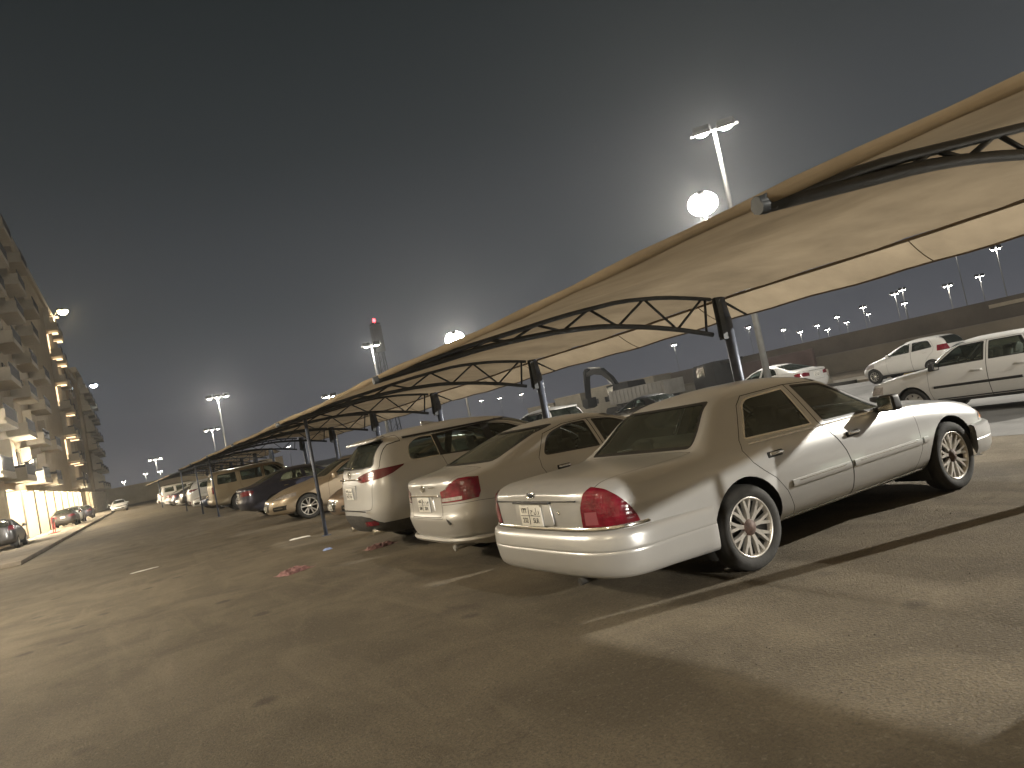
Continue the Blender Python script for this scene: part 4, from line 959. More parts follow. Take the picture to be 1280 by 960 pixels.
# ------------------------------------------------------------------ parking canopies
def fabric_mat(name, col):
    m = bpy.data.materials.new(name); m.use_nodes = True; t = m.node_tree; t.nodes.clear()
    o = t.nodes.new("ShaderNodeOutputMaterial"); mx = t.nodes.new("ShaderNodeMixShader"); mx.inputs[0].default_value = .42
    d = t.nodes.new("ShaderNodeBsdfDiffuse"); tr = t.nodes.new("ShaderNodeBsdfTranslucent")
    tc = t.nodes.new("ShaderNodeTexCoord"); n = t.nodes.new("ShaderNodeTexNoise"); n.inputs['Scale'].default_value = .9; n.inputs['Detail'].default_value = 7; n.inputs['Roughness'].default_value = .6
    t.links.new(tc.outputs['Object'], n.inputs['Vector'])
    w = t.nodes.new("ShaderNodeTexWave"); w.inputs['Scale'].default_value = 55; w.inputs['Distortion'].default_value = 1.5; t.links.new(tc.outputs['Object'], w.inputs['Vector'])
    mxc = t.nodes.new("ShaderNodeMix"); mxc.data_type = 'RGBA'; mxc.inputs['A'].default_value = (*[c*.76 for c in col], 1); mxc.inputs['B'].default_value = (*[min(1, c*1.18) for c in col], 1)
    mr = t.nodes.new("ShaderNodeMapRange"); mr.inputs['From Min'].default_value = .3; mr.inputs['From Max'].default_value = .7
    t.links.new(n.outputs['Fac'], mr.inputs['Value']); t.links.new(mr.outputs['Result'], mxc.inputs['Factor'])
    for s_ in (d, tr): t.links.new(mxc.outputs['Result'], s_.inputs['Color'])
    bp = t.nodes.new("ShaderNodeBump"); bp.inputs['Strength'].default_value = .12; bp.inputs['Distance'].default_value = .01; t.links.new(w.outputs['Fac'], bp.inputs['Height']); t.links.new(bp.outputs['Normal'], d.inputs['Normal'])
    t.links.new(d.outputs[0], mx.inputs[1]); t.links.new(tr.outputs[0], mx.inputs[2]); t.links.new(mx.outputs[0], o.inputs[0])
    return m
M['fabric'] = fabric_mat('tan_shade_fabric', (.375, .305, .215))
M['seam'] = mat('fabric_seam', (.16, .12, .08), .9)
M['steel'] = mat('painted_steel', (.045, .05, .055), .45, .2, var=.35, scale=6)
M['steel_blue'] = mat('blue_grey_steel', (.085, .10, .14), .45, .2, var=.3, scale=6)
TOP = pchip([(2.95, 2.345), (3.3, 2.40), (4.0, 2.545), (5.1, 2.72), (5.9, 2.845), (6.5, 2.915), (7.1, 2.965), (7.7, 2.955), (8.4, 2.89), (9.1, 2.79)])
BOT = pchip([(2.95, 2.325), (3.3, 2.375), (4.0, 2.475), (4.5, 2.545), (5.1, 2.60), (5.9, 2.635), (6.4, 2.63), (7.1, 2.565), (8.0, 2.42), (8.95, 2.20)])
def canopy(origin, ys, poles, label, group):
    root = empty('parking_canopy', origin); tag(root, label, 'canopy', group)
    for y in ys:
        b = MB(); xs = np.arange(2.95, 9.11, .28)
        b.tube([(x, y, float(TOP(x))) for x in xs], .034, 8); b.tube([(x, y, float(BOT(x))) for x in np.arange(2.95, 9.0, .275)], .040, 8)
        nodes = [(8.72, 1), (8.60, 0), (8.60, 0), (8.65, 1), (8.0, 0), (7.45, 1), (6.85, 0), (6.38, 1), (5.85, 0), (5.42, 1), (4.98, 0), (4.62, 1), (4.3, 0)]
        pt = [(x, y, float((TOP if k else BOT)(x))) for x, k in nodes]
        b.tube([pt[0], pt[1]], .022, 6)
        for p, q in zip(pt[3:], pt[4:]): b.tube([p, q], .020, 6)
        b.build('truss', M['steel'], root)
        c = MB(); c.tube([(9.1, y, 0), (9.1, y, 2.5)], .085, 14); c.tube([(9.1, y, 2.45), (9.06, y, 2.84)], [.085, .07], 10)
        c.box((9.1, y, .01), (.34, .34, .02)); 
        col = c.build('column', M['steel_blue'], root)
        g = MB(); g.prism([(9.16, 2.12), (9.02, 2.12), (8.86, 2.20), (8.90, 2.84), (9.16, 2.84)], .014, 'xz', y-.007); g.box((9.0, y, 2.50), (.17, .10, .70)); g.build('bracket', M['steel'], col)
    for y, x in poles:
        b = MB(); b.tube([(x, y, 0), (x, y, float(BOT(x))-.01)], .036, 10); b.box((x, y, .006), (.16, .16, .012)); b.build('support_pole', M['steel_blue'], root)
    y0, y1 = ys[0]-.15, ys[-1]+.15
    bay = (ys[-1]-ys[0])/(len(ys)-1)
    Y = np.arange(y0, y1+.01, bay/16)
    def sag(y): return .045*math.sin(math.pi*((y-ys[0]) % bay)/bay)**2
    rs = random.Random(3); wob = {}
    xs = list(np.linspace(3.02, 9.12, 34))
    rows = []
    for i, y in enumerate(Y):
        rows.append([(x+(.0 if 0 < j < 33 else 0), y, float(TOP(x))+.045-sag(y)*(.55+.45*math.sin(math.pi*(x-3.0)/6.1))+.012*math.sin(y*4.1+x*1.3)*math.sin(x*.9)+.007*math.sin(y*9+x*4)-.012*math.exp(-((x-3.0)/.5)**2)) for j, x in enumerate(xs)])
    b = MB(); b.grid(rows); rf = b.build('fabric_roof', M['fabric'], root, smooth=True, recalc=False)
    # rolled front hem with ties
    b = MB(); n = 12
    hem = []
    for i, y in enumerate(Y):
        z = float(TOP(3.02))+.045-sag(y)*.55; r = .030+.005*math.sin(i*1.7)
        hem.append([(3.03+r*math.cos(2*math.pi*k/n)*.8, y, z-.028+r*math.sin(2*math.pi*k/n)*1.15) for k in range(n)])
    b.grid(hem, closed=True); b.build('front_hem', M['fabric'], root, smooth=True)
    for y in ys:
        z = float(TOP(3.02)); b = MB(); b.lathe([(.040, -.03), (.050, -.03), (.050, .03), (.040, .03)], 14, 'Y', (3.03, y, z-.01)); b.build('hem_clamp', M['steel'], root)
    # valance hanging from the back edge
    rows = []
    for i, y in enumerate(Y):
        t = float(TOP(9.12))+.045-sag(y)*.55
        rows.append([(9.12+.50*k, y, t-.33*k-.03*math.sin(math.pi*k)+.010*math.sin(y*3.7)*k) for k in np.linspace(0, 1, 8)])
    b = MB(); b.grid(rows); b.build('valance', M['fabric'], root, smooth=True, recalc=False)
    b = MB()
    b.tube([r[-1] for r in rows], .016, 6); b.tube([(r[0][0]+.004, r[0][1], r[0][2]-.02) for r in rows], .022, 6)
    for y in [ys[0]+bay*(k+.5) for k in range(len(ys)-1)]+[ys[0]+bay*(k+.08) for k in range(len(ys))]:
        i = int(np.argmin(abs(Y-y))); b.tube([(p[0]-.004, p[1], p[2]-.004) for p in rows[i]], .007, 5)
    b.build('valance_cord', M['seam'], root)
    for y in ys:
        e = MB(); e.tube([(9.06, y, 2.80), (9.58, y, 2.515)], .022, 8); e.build('outrigger', M['steel'], root)
    return root
BAY = 6.08
canopy((0, 0, 0), [2.40+BAY*k for k in range(-1, 7)], [(-3.68, 3.6), (14.75, 3.57), (32.6, 3.70), (38.75, 3.72)], 'long tan fabric shade on dark arched trusses over the near parked cars', 'parking canopies')
canopy((.2, 48.5, 0), [BAY*k for k in range(0, 7)], [(0, 3.6), (BAY*4, 3.6)], 'distant tan shade canopy beyond the near one, down by the far end of the row', 'parking canopies')

# ------------------------------------------------------------------ lamps
M['pole'] = mat('galvanised_pole', (.30, .30, .29), .4, .5, var=.15, scale=4)
M['pole_far'] = M['pole']
M['lamp_case'] = mat('lamp_housing', (.06, .06, .06), .6, .2)
def emit(name, col, st):
    m = bpy.data.materials.new(name); m.use_nodes = True; t = m.node_tree; t.nodes.clear()
    e = t.nodes.new("ShaderNodeEmission"); e.inputs[0].default_value = (*col, 1); e.inputs[1].default_value = st
    o = t.nodes.new("ShaderNodeOutputMaterial"); t.links.new(e.outputs[0], o.inputs[0]); return m
M['lamp'] = emit('street_lamp_lens', (1, .94, .84), 140)
M['lamp_warm'] = emit('warm_lamp_lens', (1, .78, .42), 60)
M['lamp_blue'] = emit('cold_lamp_lens', (.72, .85, 1), 50)
M['lamp_red'] = emit('red_beacon_lens', (1, .05, .06), 14)
def point(parent, loc, power, col, r=.25):
    l = bpy.data.lights.new('lamp_light', 'POINT'); l.energy = power; l.color = col; l.shadow_soft_size = r
    o = bpy.data.objects.new('lamp_light', l); COL.objects.link(o); o.parent = parent; o.location = loc; return o
def mast(face, H=12.0, heads=2, size=.5, lens='lamp'):
    """tapered mast with tilted floodlight heads turned to 'face' (radians)"""
    root = empty('street_lamp')
    b = MB(); b.tube([(0, 0, 0), (0, 0, H*.5), (0, 0, H-.1-(size*.25 if heads == 1 else 0))], [.15, .115, .085], 12); b.box((0, 0, .02), (.45, .45, .04)); b.build('pole', M['pole'], root)
    b = MB(); sp_ = size*(1.25 if size < 1.4 else .62); b.box((0, 0, H-.1) if heads > 1 else (.05, 0, H+size*.2), (.10, sp_*heads if heads > 1 else .3, .10)); b.build('crossarm', M['pole'], root)
    for k in range(heads):
        y = (k-(heads-1)/2)*(size*(1.25 if size < 1.4 else .62))
        rot = Matrix.Rotation(.62, 3, 'Y')
        k_ = .22 if heads == 1 and size > 1.4 else 1.0 if heads > 1 else .5
        h = MB(); h.box(Vector((.22, y, H+.02))+(rot @ Vector((0, 0, size*.30)) if heads == 1 else Vector()), (size*.95*k_, size*k_, .14), rot, taper=.85); head = h.build('lamp_head', M['lamp_case'], root, bevel=.02)
        g = MB(); R_ = size*.42  # lens drawn oversize, so glare is put into its shape
        g.lathe([(R_*math.cos(a), -R_*.75*math.sin(a)) for a in np.linspace(-1.0 if heads == 1 else 0, math.pi/2-.02, 9)], 18, 'Z')
        for v in g.bm.verts: v.co = Vector((.22, y, H+.02))+rot @ (v.co+Vector((0, 0, -.065)))
        g.build('lens', M[lens], head, smooth=True)
    root.rotation_euler = (0, 0, face)
    return root
WHITE = (1, .95, .85)
def lamp_at(x, y, face, power=0, H=12.0, heads=2, size=.5, label=None, proto=None, group=None, spot=True):
    o = copy_tree(proto) if proto else mast(face, H, heads, size)
    o.location = (x, y, 0); o.rotation_euler = (0, 0, face)
    if label: tag(o, label, 'street lamp', group)
    if power and spot:
        l = bpy.data.lights.new('lamp_light', 'SPOT'); l.energy = power; l.color = WHITE; l.shadow_soft_size = .12; l.spot_size = math.radians(100); l.spot_blend = .5
        q = bpy.data.objects.new('lamp_light', l); COL.objects.link(q); q.parent = o; q.location = (.75+.5*(size > 1.4), 0, H-.45-.5*(size > 1.4)); q.rotation_euler = Vector((-math.cos(math.radians(24)), 0, math.sin(math.radians(24)))).to_track_quat('Z', 'Y').to_euler()
    elif power: point(o, (.75+.5*(size > 1.4), 0, H-.45-.5*(size > 1.4)), power, WHITE, .12)
    return o
PW = 30000
lamp_at(35.9, -5.8, math.radians(168), PW*2.5, spot=True, label='floodlight mast on the median outside the right of the picture', H=12)
lamp_at(12.4, -12.5, math.radians(70), 16000, H=10, label='unseen street lamp added at right to brighten the white cars')  # added lamp, lights the flanks of the boxy sedan and hatchback
lamp_at(2.4, -27, math.radians(85), 34000, H=7.4, label='lane lamp standing behind the camera, outside the picture')
lamp_at(34.7, 32.2, math.radians(222), PW*.4, heads=1, size=2.2, H=12.6, label='brightest floodlight mast, glaring over the edge of the tan canopy')
lamp_at(24.1, 20.9, math.radians(218), PW*.07, heads=2, size=.8, label='tallest looking mast with twin heads on a white pole, above the canopy edge')
lamp_at(36.5, 74.6, math.radians(243), PW*.35, heads=1, size=2.7, label='second glaring floodlight mast over the canopy edge, right of the red beacon')
pr_ = lamp_at(25.0, 70.4, math.radians(250), PW*.08, heads=2, size=.8, label='mast with bright head just below the red beacon tower')
lamp_at(13.5, 98.8, math.radians(262), PW*.25, heads=3, size=.8, label='tall mast with a wide T of floodlights above the far canopies')
lamp_at(19.8, 160.8, math.radians(263), 0, heads=3, size=.9, label='lower mast directly under the tall T shaped one by the canopy tips')
lamp_at(13.7, 258.5, math.radians(267), 0, heads=3, size=1.2, label='mast standing alone left of the canopies, above the distant canopy')
lamp_at(34.7, 123.6, math.radians(254), 0, heads=2, size=1.1, label='small lamp peeping just over the canopy edge left of the beacon tower')
far = mast(0, 12, 2, 1.0); far.location = (15.8, 400, 0); far.rotation_euler = (0, 0, math.radians(268)); tag(far, 'distant street lamp low over the end of the car park', 'street lamp', 'street lamps at the end of the car park'); far.scale = (1, 1, .95)
def far_at(x, y, label='distant street lamp shining over the long wall at right', group='far street lamps beyond the wall', s=1.0, zs=1.0):
    o = copy_tree(far); o.location = (x, y, 0); o.rotation_euler = (0, 0, math.atan2(-y, -x)); o.scale = (s*.75, s*.75, zs); tag(o, label, 'street lamp', group)
for x, y, s in ((97.2, 50.7, .62), (110.4, 52.2, .8), (163.4, 88.3, 1.25), (145.7, 89.5, 1.0), (159.3, 79.5, 1.0), (140.1, 84.4, .8), (189.5, 114.4, 1.0), (162.3, 108.2, .9), (201.0, 132.8, .8), (174.3, 124.1, .8), (192.7, 144.5, 1.0), (236.3, 173.3, 1.2), (217.4, 151.8, 1.0), (205.9, 161.3, 1.2), (170.5, 138.9, .8), (129.6, 114.8, .7)):
    far_at(x, y, s=s)
for x, y, s in ((121.6, 131.1, .8), (155, 264, .9), (146, 267, .9), (131, 255, .9), (100, 300, 1), (90, 420, 1.4), (70, 400, 1.4)):
    far_at(x, y, 'distant street lamp seen under the canopy valance', 'far street lamps under the valance', s)
for x, y, s in ((24, 430, 1.6), (8, 520, 1.8)):
    far_at(x, y, 'distant street lamp low over the end of the car park', 'street lamps at the end of the car park', s)

# beacon tower
t = empty('beacon_tower', (104, 284, 0)); tag(t, 'far dark tower with a square top and a red beacon', 'tower')
b = MB()
for sx in (-1, 1):
    for sy in (-1, 1): b.tube([(sx*2.2, sy*2.2, 0), (sx*1.2, sy*1.2, 41)], .22, 6)
for k in range(8):
    z0, z1 = k*5, k*5+5; a0, a1 = 2.2-z0/41, 2.2-z1/41
    for sx, sy in ((-1, 0), (1, 0), (0, -1), (0, 1)):
        p = (sx*a0 if sx else -a0, sy*a0 if sy else -a0, z0); q = (sx*a1 if sx else a1, sy*a1 if sy else a1, z1); b.tube([p, q], .10, 5)
b.build('mast', M['steel'], t)
M['tower_block'] = mat('tower_cladding', (.04, .034, .032), .8, var=.2, scale=.3)
b = MB(); b.box((0, 0, 45.6), (3.8, 3.8, 11.0)); b.box((0, 0, 51.8), (3.6, 3.6, .8)); b.build('tower_top', M['tower_block'], t, bevel=.1)
b = MB(); b.tube([(0, 0, 52), (0, 0, 53)], .1, 6); b.lathe([(.001, 53), (.55, 53), (.65, 53.5), (.45, 54.2), (.001, 54.4)], 14, 'Z'); b.build('beacon', M['lamp_red'], t)

# ------------------------------------------------------------------ apartment blocks along the left
M['wall_cream'] = mat('cream_render', (.30, .24, .155), .9, var=.14, scale=.8, bump=.08)
M['wall_tan'] = mat('tan_render', (.20, .155, .10), .9, var=.14, scale=.8, bump=.08)
M['lit_bay_wall'] = mat('lit_bay_render', (.50, .43, .31), .9, var=.12, scale=1)  # render made paler than the floors above, bay lamplight put into the colour
M['slab'] = mat('pale_slab', (.30, .26, .195), .85, var=.1, scale=2)
M['rail'] = mat('dark_railing', (.028, .026, .025), .6)
M['pane'] = mat('dark_window', (.02, .022, .024), .12, spec=.6)
M['warm_strip'] = emit('warm_balcony_light', (1, .72, .42), 2.6)
BR = math.atan(-.0367); BO = Vector((-5.5, 50, 0))
def to_w(lx, ly, z): 
    c, s_ = math.cos(BR), math.sin(BR); return Vector((BO.x+c*lx-s_*ly, BO.y+s_*lx+c*ly, z))
def block(y0, y1, H, cols, wins, floors, label, wm, depth=15, setback=0.0, fz=3.75, fh=3.12):
    o = to_w(-setback, y0, 0); root = empty('apartment_block', o, BR); tag(root, label, 'building', 'apartment blocks along the left')
    Ln = y1-y0
    b = MB(); b.box((-depth/2, Ln/2, (H+3.4)/2), (depth, Ln, H-3.4)); b.build('wall', wm, root, bevel=.05)
    b = MB(); b.box((-depth/2+.12, Ln/2, H+.35), (depth+.3, Ln+.3, .8)); b.build('parapet', M['slab'], root, bevel=.05)
    # ground floor: back wall, piers
    b = MB(); b.box((-depth/2-1.6, Ln/2, 1.7), (depth-3.2, Ln-.02, 3.4)); b.build('ground_floor_wall', M['lit_bay_wall'], root)
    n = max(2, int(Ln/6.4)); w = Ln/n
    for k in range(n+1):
        yy = min(max(k*w, .45), Ln-.45); p = MB(); p.box((-.55, yy, 1.7), (1.05, .9, 3.4)); p.build('pier', M['lit_bay_wall'], root)
    for k in range(0, n, 2): p = MB(); p.box((-1.6, k*w+w*.5, 1.5), (.25, w*.55, 3.0)); p.build('partition', M['lit_bay_wall'], root)
    first = None; fw_ = None
    for f in range(floors):
        z = fz+f*fh
        for (yc, stag, lit) in cols:
            yy = yc+(stag if f % 2 else 0)
            if first is None:
                q = MB(); q.box((.60, 0, .08), (1.2, 4.3, .17)); q.box((.60, -2.09, .5), (1.2, .12, .68)); q.box((1.15, 0, .27), (.10, 4.3, .22))
                bal = q.build('balcony', M['slab'], root, bevel=.02)
                q = MB(); q.box((1.16, 0, 1.12), (.05, 4.1, .06))
                for j in range(26): q.box((1.16, -2.0+j*.16, .75), (.03, .06, .72))
                q.box((.62, 2.09, .80), (1.1, .05, .85)); q.build('railing', M['rail'], bal)
                q = MB(); q.box((.03, .1, 1.38), (.07, 3.3, 2.35)); q.build('window', M['pane'], bal)
                q = MB(); q.box((.28, -1.72, 1.75), (.56, .10, 1.9)); q.build('screen', M['slab'], bal)
                first = bal
            else:
                bal = first.copy(); COL.objects.link(bal); bal.parent = root
                for ch in [c_ for c_ in first.children if 'light' not in c_.name]:
                    d = ch.copy(); COL.objects.link(d); d.parent = bal
            bal.location = (0, yy, z)
            if not lit:
                hh = (f*7+int(yc*3)) % 5
                if hh in (0, 3):
                    q = MB(); q.box((.22, 1.45+.1*hh, .62), (.34, .85, .62)); q.box((.40, 1.45+.1*hh, .62), (.02, .5, .5)); q.build('air_conditioner', M['slab'], bal, bevel=.02)
                if (f, round(yc)) in ((2, 62), (4, 71), (1, 88)):
                    q = MB(); q.box((.075, .9, 1.4), (.03, 1.2, 2.0)); q.build('lit_window', M['warm_strip'], bal)
            if lit:
                bal.scale = (1, .62, 1)
                if (f*3+int(yc)) % 4 != 1:
                    q = MB(); q.box((.62, .2, 2.86), (.9, 1.9, .05)); q.build('balcony_light', M['warm_strip'], bal)  # added glowing panel, stands in for a lit slab underside
                if (f+int(yc)) % 2 == 0:
                    q = MB(); q.box((.10, -1.9, 1.45), (.12, .5, 2.3)); q.build('wall_light', M['warm_strip'], bal)  # added glowing panel in place of a lit stretch of wall
        for yw in wins:
            if fw_ is None:
                q = MB(); q.box((.03, 0, 1.6), (.08, 1.2, 1.4)); fw_ = q.build('window', M['pane'], root)
                q = MB(); q.box((.07, 0, .86), (.20, 1.4, .10)); q.build('sill', M['slab'], fw_, bevel=.01)
                cur = fw_
            else: cur = copy_tree(fw_, root)
            cur.location = (0, yw+(1.8 if f % 2 else 0), z)
    return root, n, w
bA, nA, wA = block(-74, 60.5, 25.8, [(62+8.6*k, 3.9, False) for k in range(5)]+[(123.2, 0, True), (128.4, 0, True)], [67+8.6*k for k in range(4)], 7, 'nearest cream apartment block with staggered dark balconies above lit ground floor bays', M['wall_cream'])
bB, nB, wB = block(61.5, 76, 20.0, [], [4, 9], 5, 'lower plain tan block behind the nearest apartment block', M['wall_tan'], setback=-.3)
bC, nC, wC = block(80, 112, 22.3, [(4+8*k, 2.5, False) for k in range(4)], [], 6, 'third and farthest dark apartment block under the cold blue roof light', M['wall_tan'], setback=-.5)
M['bay_light'] = emit('bay_light_panel', (1, .80, .48), 9)
for root, n, w, pw in ((bA, nA, wA, 3200), (bB, nB, wB, 1500)):
    for k in range(n):
        if (root is bA and k < 12): continue
        q = MB(); q.box((-1.5, (k+.5)*w, 3.36), (.3, 1.2, .05)); q.build('bay_light', M['bay_light'], root)
        point(root, (-.9, (k+.35)*w, 3.0), pw, (1, .86, .63), .3)
def flood(loc, rz, lens, power, col, label, z0):
    r = empty('roof_floodlight', loc, rz); tag(r, label, 'floodlight')
    b = MB(); b.tube([(0, 0, -1.2), (0, 0, .7), (.5, 0, 1.2), (1.3, 0, 1.3)], .07, 8); b.build('bracket', M['pole'], r)
    b = MB(); b.box((1.5, 0, 1.25), (.9, 1.1, .28), Matrix.Rotation(.4, 3, 'Y')); h = b.build('lamp_head', M['lamp_case'], r, bevel=.03)
    b = MB(); b.lathe([(.62*math.cos(a), -.55*math.sin(a)) for a in np.linspace(0, math.pi/2-.02, 7)], 18, 'Z', (1.46, 0, 1.10)); b.build('lens', M[lens], h, smooth=True)
    if power: point(r, (1.5, 0, .6), power, col, .3)
pA = to_w(.2, 60.6, 26.2)
flood(pA, math.radians(-40), 'lamp_warm', 2500, (1, .76, .42), 'warm yellow floodlight glaring from the roof corner of the nearest block', 0)
pC = to_w(.6, 108, 22.6)
flood(pC, math.radians(-40), 'lamp_blue', 900, (.7, .85, 1), 'cold blue white floodlight on the roof of the farthest block', 0)
# pavement and kerb along the blocks
b = MB(); b.box((0, 45, .07), (3.2, 130, .14)); pv = tag(b.build('pavement', M['paving'], bevel=.02), kind='structure'); pv.location = to_w(1.7, 0, 0); pv.rotation_euler = (0, 0, BR)

# ------------------------------------------------------------------ long wall and works yard on the right
M['wall_dark'] = mat('weathered_wall', (.10, .085, .07), .95, var=.3, scale=.25, bump=.1)
M['wall_low'] = mat('sandy_wall', (.17, .145, .11), .95, var=.25, scale=.25, bump=.1)
w_ = empty('boundary_wall', (60, 0, 0)); tag(w_, 'long weathered brown wall running behind the white cars at right', 'wall')
b = MB(); b.box((0, 12, 2.55), (.4, 118, 1.55)); b.box((0, 12, 3.35), (.55, 118, .08)); b.build('upper_wall', M['wall_dark'], w_, bevel=.02)
b = MB(); b.box((-.8, 12, .88), (2.2, 118, 1.76)); b.build('wall_base', M['wall_low'], w_, bevel=.03)
b = MB(); b.box((-.32, 27.0, 2.9), (.10, 5.2, .28)); b.build('wall_strip', M['slab'], w_)
b = MB(); b.box((50.5, 44, 1.25), (.3, 10.5, 2.5)); M['hoard'] = mat('maroon_hoarding', (.085, .058, .052), .9, var=.35, scale=.6); tag(b.build('hoarding', M['hoard'], bevel=.02), 'dull maroon hoarding between the dark lorry cab and the long wall', 'hoarding')
b = MB()
for (x, y, s_) in ((0, 0, 1),): b.prism([(-.3, 0), (.3, 0), (.22, .18), (.09, .3), (.08, .8), (-.08, .8), (-.09, .3), (-.22, .18)], 2.4, 'xz', -1.2)
jb = b.build('concrete_barrier', M['kerb'], bevel=.02); jb.location = (33.9, 26.6, .135); tag(jb, 'concrete barrier block on the kerb behind the white saloon tail', 'barrier')
M['cabin'] = mat('pale_cabin_panel', (.22, .20, .16), .85, var=.15, scale=1.2)
M['trailer'] = mat('dusty_white_panel', (.22, .21, .19), .75, var=.2, scale=1)
M['machine'] = mat('dark_machine_paint', (.012, .012, .012), .85, var=.4, scale=3)
def trailer(x, y, L_, label, cat='trailer'):
    r = empty('trailer', (x, y, 0)); tag(r, label, cat)
    b = MB(); b.box((0, L_/2, 1.75), (2.4, L_, 1.35)); b.build('body', M['trailer'], r, bevel=.04)
    b = MB()
    for k in range(int(L_/.6)): b.box((-1.22, .4+k*.6, 1.75), (.03, .06, 1.25))
    b.build('ribs', M['trailer'], r)
    b = MB(); b.box((0, L_/2, 1.0), (.9, L_, .16)); b.build('chassis', M['machine'], r)
    for yy in (1.1, 2.2, L_-1.2):
        for s_ in (-1, 1):
            q = MB(); q.lathe([(.2, -.14), (.46, -.14), (.5, -.1), (.5, .1), (.46, .14), (.2, .14)], 20, 'X', (s_*.95, yy, .5)); q.build('wheel', M['tyre'], r)
    return r
trailer(44.5, 49.0, 8.2, 'dusty white box trailer between the excavator and the dark lorry cab')
r = empty('lorry', (46.2, 45.6, 0)); tag(r, 'dark lorry cab standing at the end of the white trailer', 'lorry')
b = MB(); b.prism([(-1.1, .7), (1.5, .7), (1.5, 2.0), (1.25, 3.0), (-1.1, 3.1)], 2.3, 'yz', -1.15); b.build('cab', M['machine'], r, bevel=.08)
b = MB(); b.prism([(1.515, 2.05), (1.29, 2.85), (1.30, 2.86), (1.53, 2.06)], 1.9, 'yz', -.95); b.build('windscreen', M['pane'], r)
b = MB(); b.box((-1.17, .45, 2.4), (.04, 1.0, .8)); b.build('window', M['pane'], r)
b = MB(); b.box((0, -1.6, 2.9), (.5, 3.2, .25)); b.box((0, 0, .62), (1.0, 4.2, .2)); b.build('chassis', M['machine'], r)
for yy in (-1.2, .9):
    for s_ in (-1, 1):
        q = MB(); q.lathe([(.2, -.14), (.46, -.14), (.5, -.1), (.5, .1), (.46, .14), (.2, .14)], 20, 'X', (s_*.95, yy, .5)); q.build('wheel', M['tyre'], r)
ex = empty('excavator', (46.5, 58.6, 0)); tag(ex, 'dark excavator with its boom arched and the dipper hanging down', 'excavator')
for s_ in (-1, 1):
    q = MB(); q.prism(rounded([(-1.9, .05), (1.9, .05), (2.1, .5), (1.8, .85), (-1.8, .85), (-2.1, .5)], .2), .55, 'yz', s_*1.05-.27); q.build('track', M['tyre'], ex, bevel=.05)
b = MB(); b.box((0, -.6, 2.1), (2.5, 3.3, 2.0), taper=.9); b.build('house', M['machine'], ex, bevel=.12)
b = MB(); b.box((-.75, .75, 2.35), (.95, 1.5, 1.55), taper=.88); cb = b.build('cab', M['machine'], ex, bevel=.08)
b = MB(); b.box((-1.2, .8, 2.5), (.06, 1.05, .85)); b.build('window', M['pane'], cb)
def beam(pts, w, h, name):
    b = MB(); rows = []
    for (y, z, k) in pts: rows.append([(sx*w/2, y, z+sz*h*k/2) for sx, sz in ((-1, -1), (1, -1), (1, 1), (-1, 1))])
    b.grid(rows, smooth=False, closed=True); b.bm.faces.new([v for v in b.bm.verts][:4]); return b.build(name, M['machine'], ex, bevel=.02)
beam([(.3, 2.0, .8), (1.6, 3.7, 1.2), (3.0, 4.75, 1.5), (4.6, 5.0, 1.1), (6.0, 4.75, .7)], .5, .5, 'boom')
beam([(5.6, 5.25, .8), (6.0, 4.7, 1.6), (6.3, 3.4, 1.2), (6.45, 2.3, .9)], .75, .6, 'dipper')
b = MB(); b.prism([(5.9, 2.3), (6.9, 2.2), (7.0, 1.5), (6.5, 1.15), (5.9, 1.3)], 1.2, 'yz', -.6); b.build('bucket', M['machine'], ex, bevel=.05)
b = MB(); b.tube([(0, .8, 2.2), (0, 2.6, 4.0)], .09, 8); b.build('ram', M['rim_grey'], ex)
b = MB(); b.tube([(0, 3.2, 5.2), (0, 5.4, 5.5)], .09, 8); b.build('ram', M['rim_grey'], ex)
def cabin(x, y, L_, h, label):
    r = empty('site_cabin', (x, y, 0)); tag(r, label, 'cabin', 'pale site cabins behind the works yard')
    b = MB(); b.box((0, L_/2, h/2+.2), (2.5, L_, h)); b.build('wall', M['cabin'], r, bevel=.04)
    b = MB(); b.box((0, L_/2, h+.25), (2.7, L_+.2, .1)); b.build('roof', M['slab'], r)
    b = MB(); b.box((-1.26, L_*.3, 1.7), (.05, .9, .8)); b.build('window', M['pane'], r)
    b = MB(); b.box((-1.26, L_*.7, 1.15), (.05, .85, 1.9)); b.build('door', M['machine'], r)
cabin(53, 60, 5.6, 3.0, 'pale site cabin right behind the excavator boom'); cabin(53, 67, 5.6, 3.15, 'pale site cabin seen under the hanging excavator dipper'); cabin(53, 74, 6, 2.9, 'pale site cabin left of the excavator, beside the second column'); cabin(54, 82, 7, 2.5, 'farthest pale site cabin, left of the second canopy column')
b = MB(); b.box((49, 66, .75), (.3, 36, 1.5)); tag(b.build('yard_wall', M['cabin'], bevel=.02), 'low pale yard wall in front of the site cabins', 'wall')
# distant perimeter wall closing the car park
b = MB(); b.box((12, 172, 1.9), (46, .4, 3.8)); b.box((12, 171.9, 3.85), (46.2, .6, .14)); tag(b.build('perimeter_wall', M['wall_cream'], bevel=.02), 'far tan wall closing the end of the car park under small lamps', 'wall')

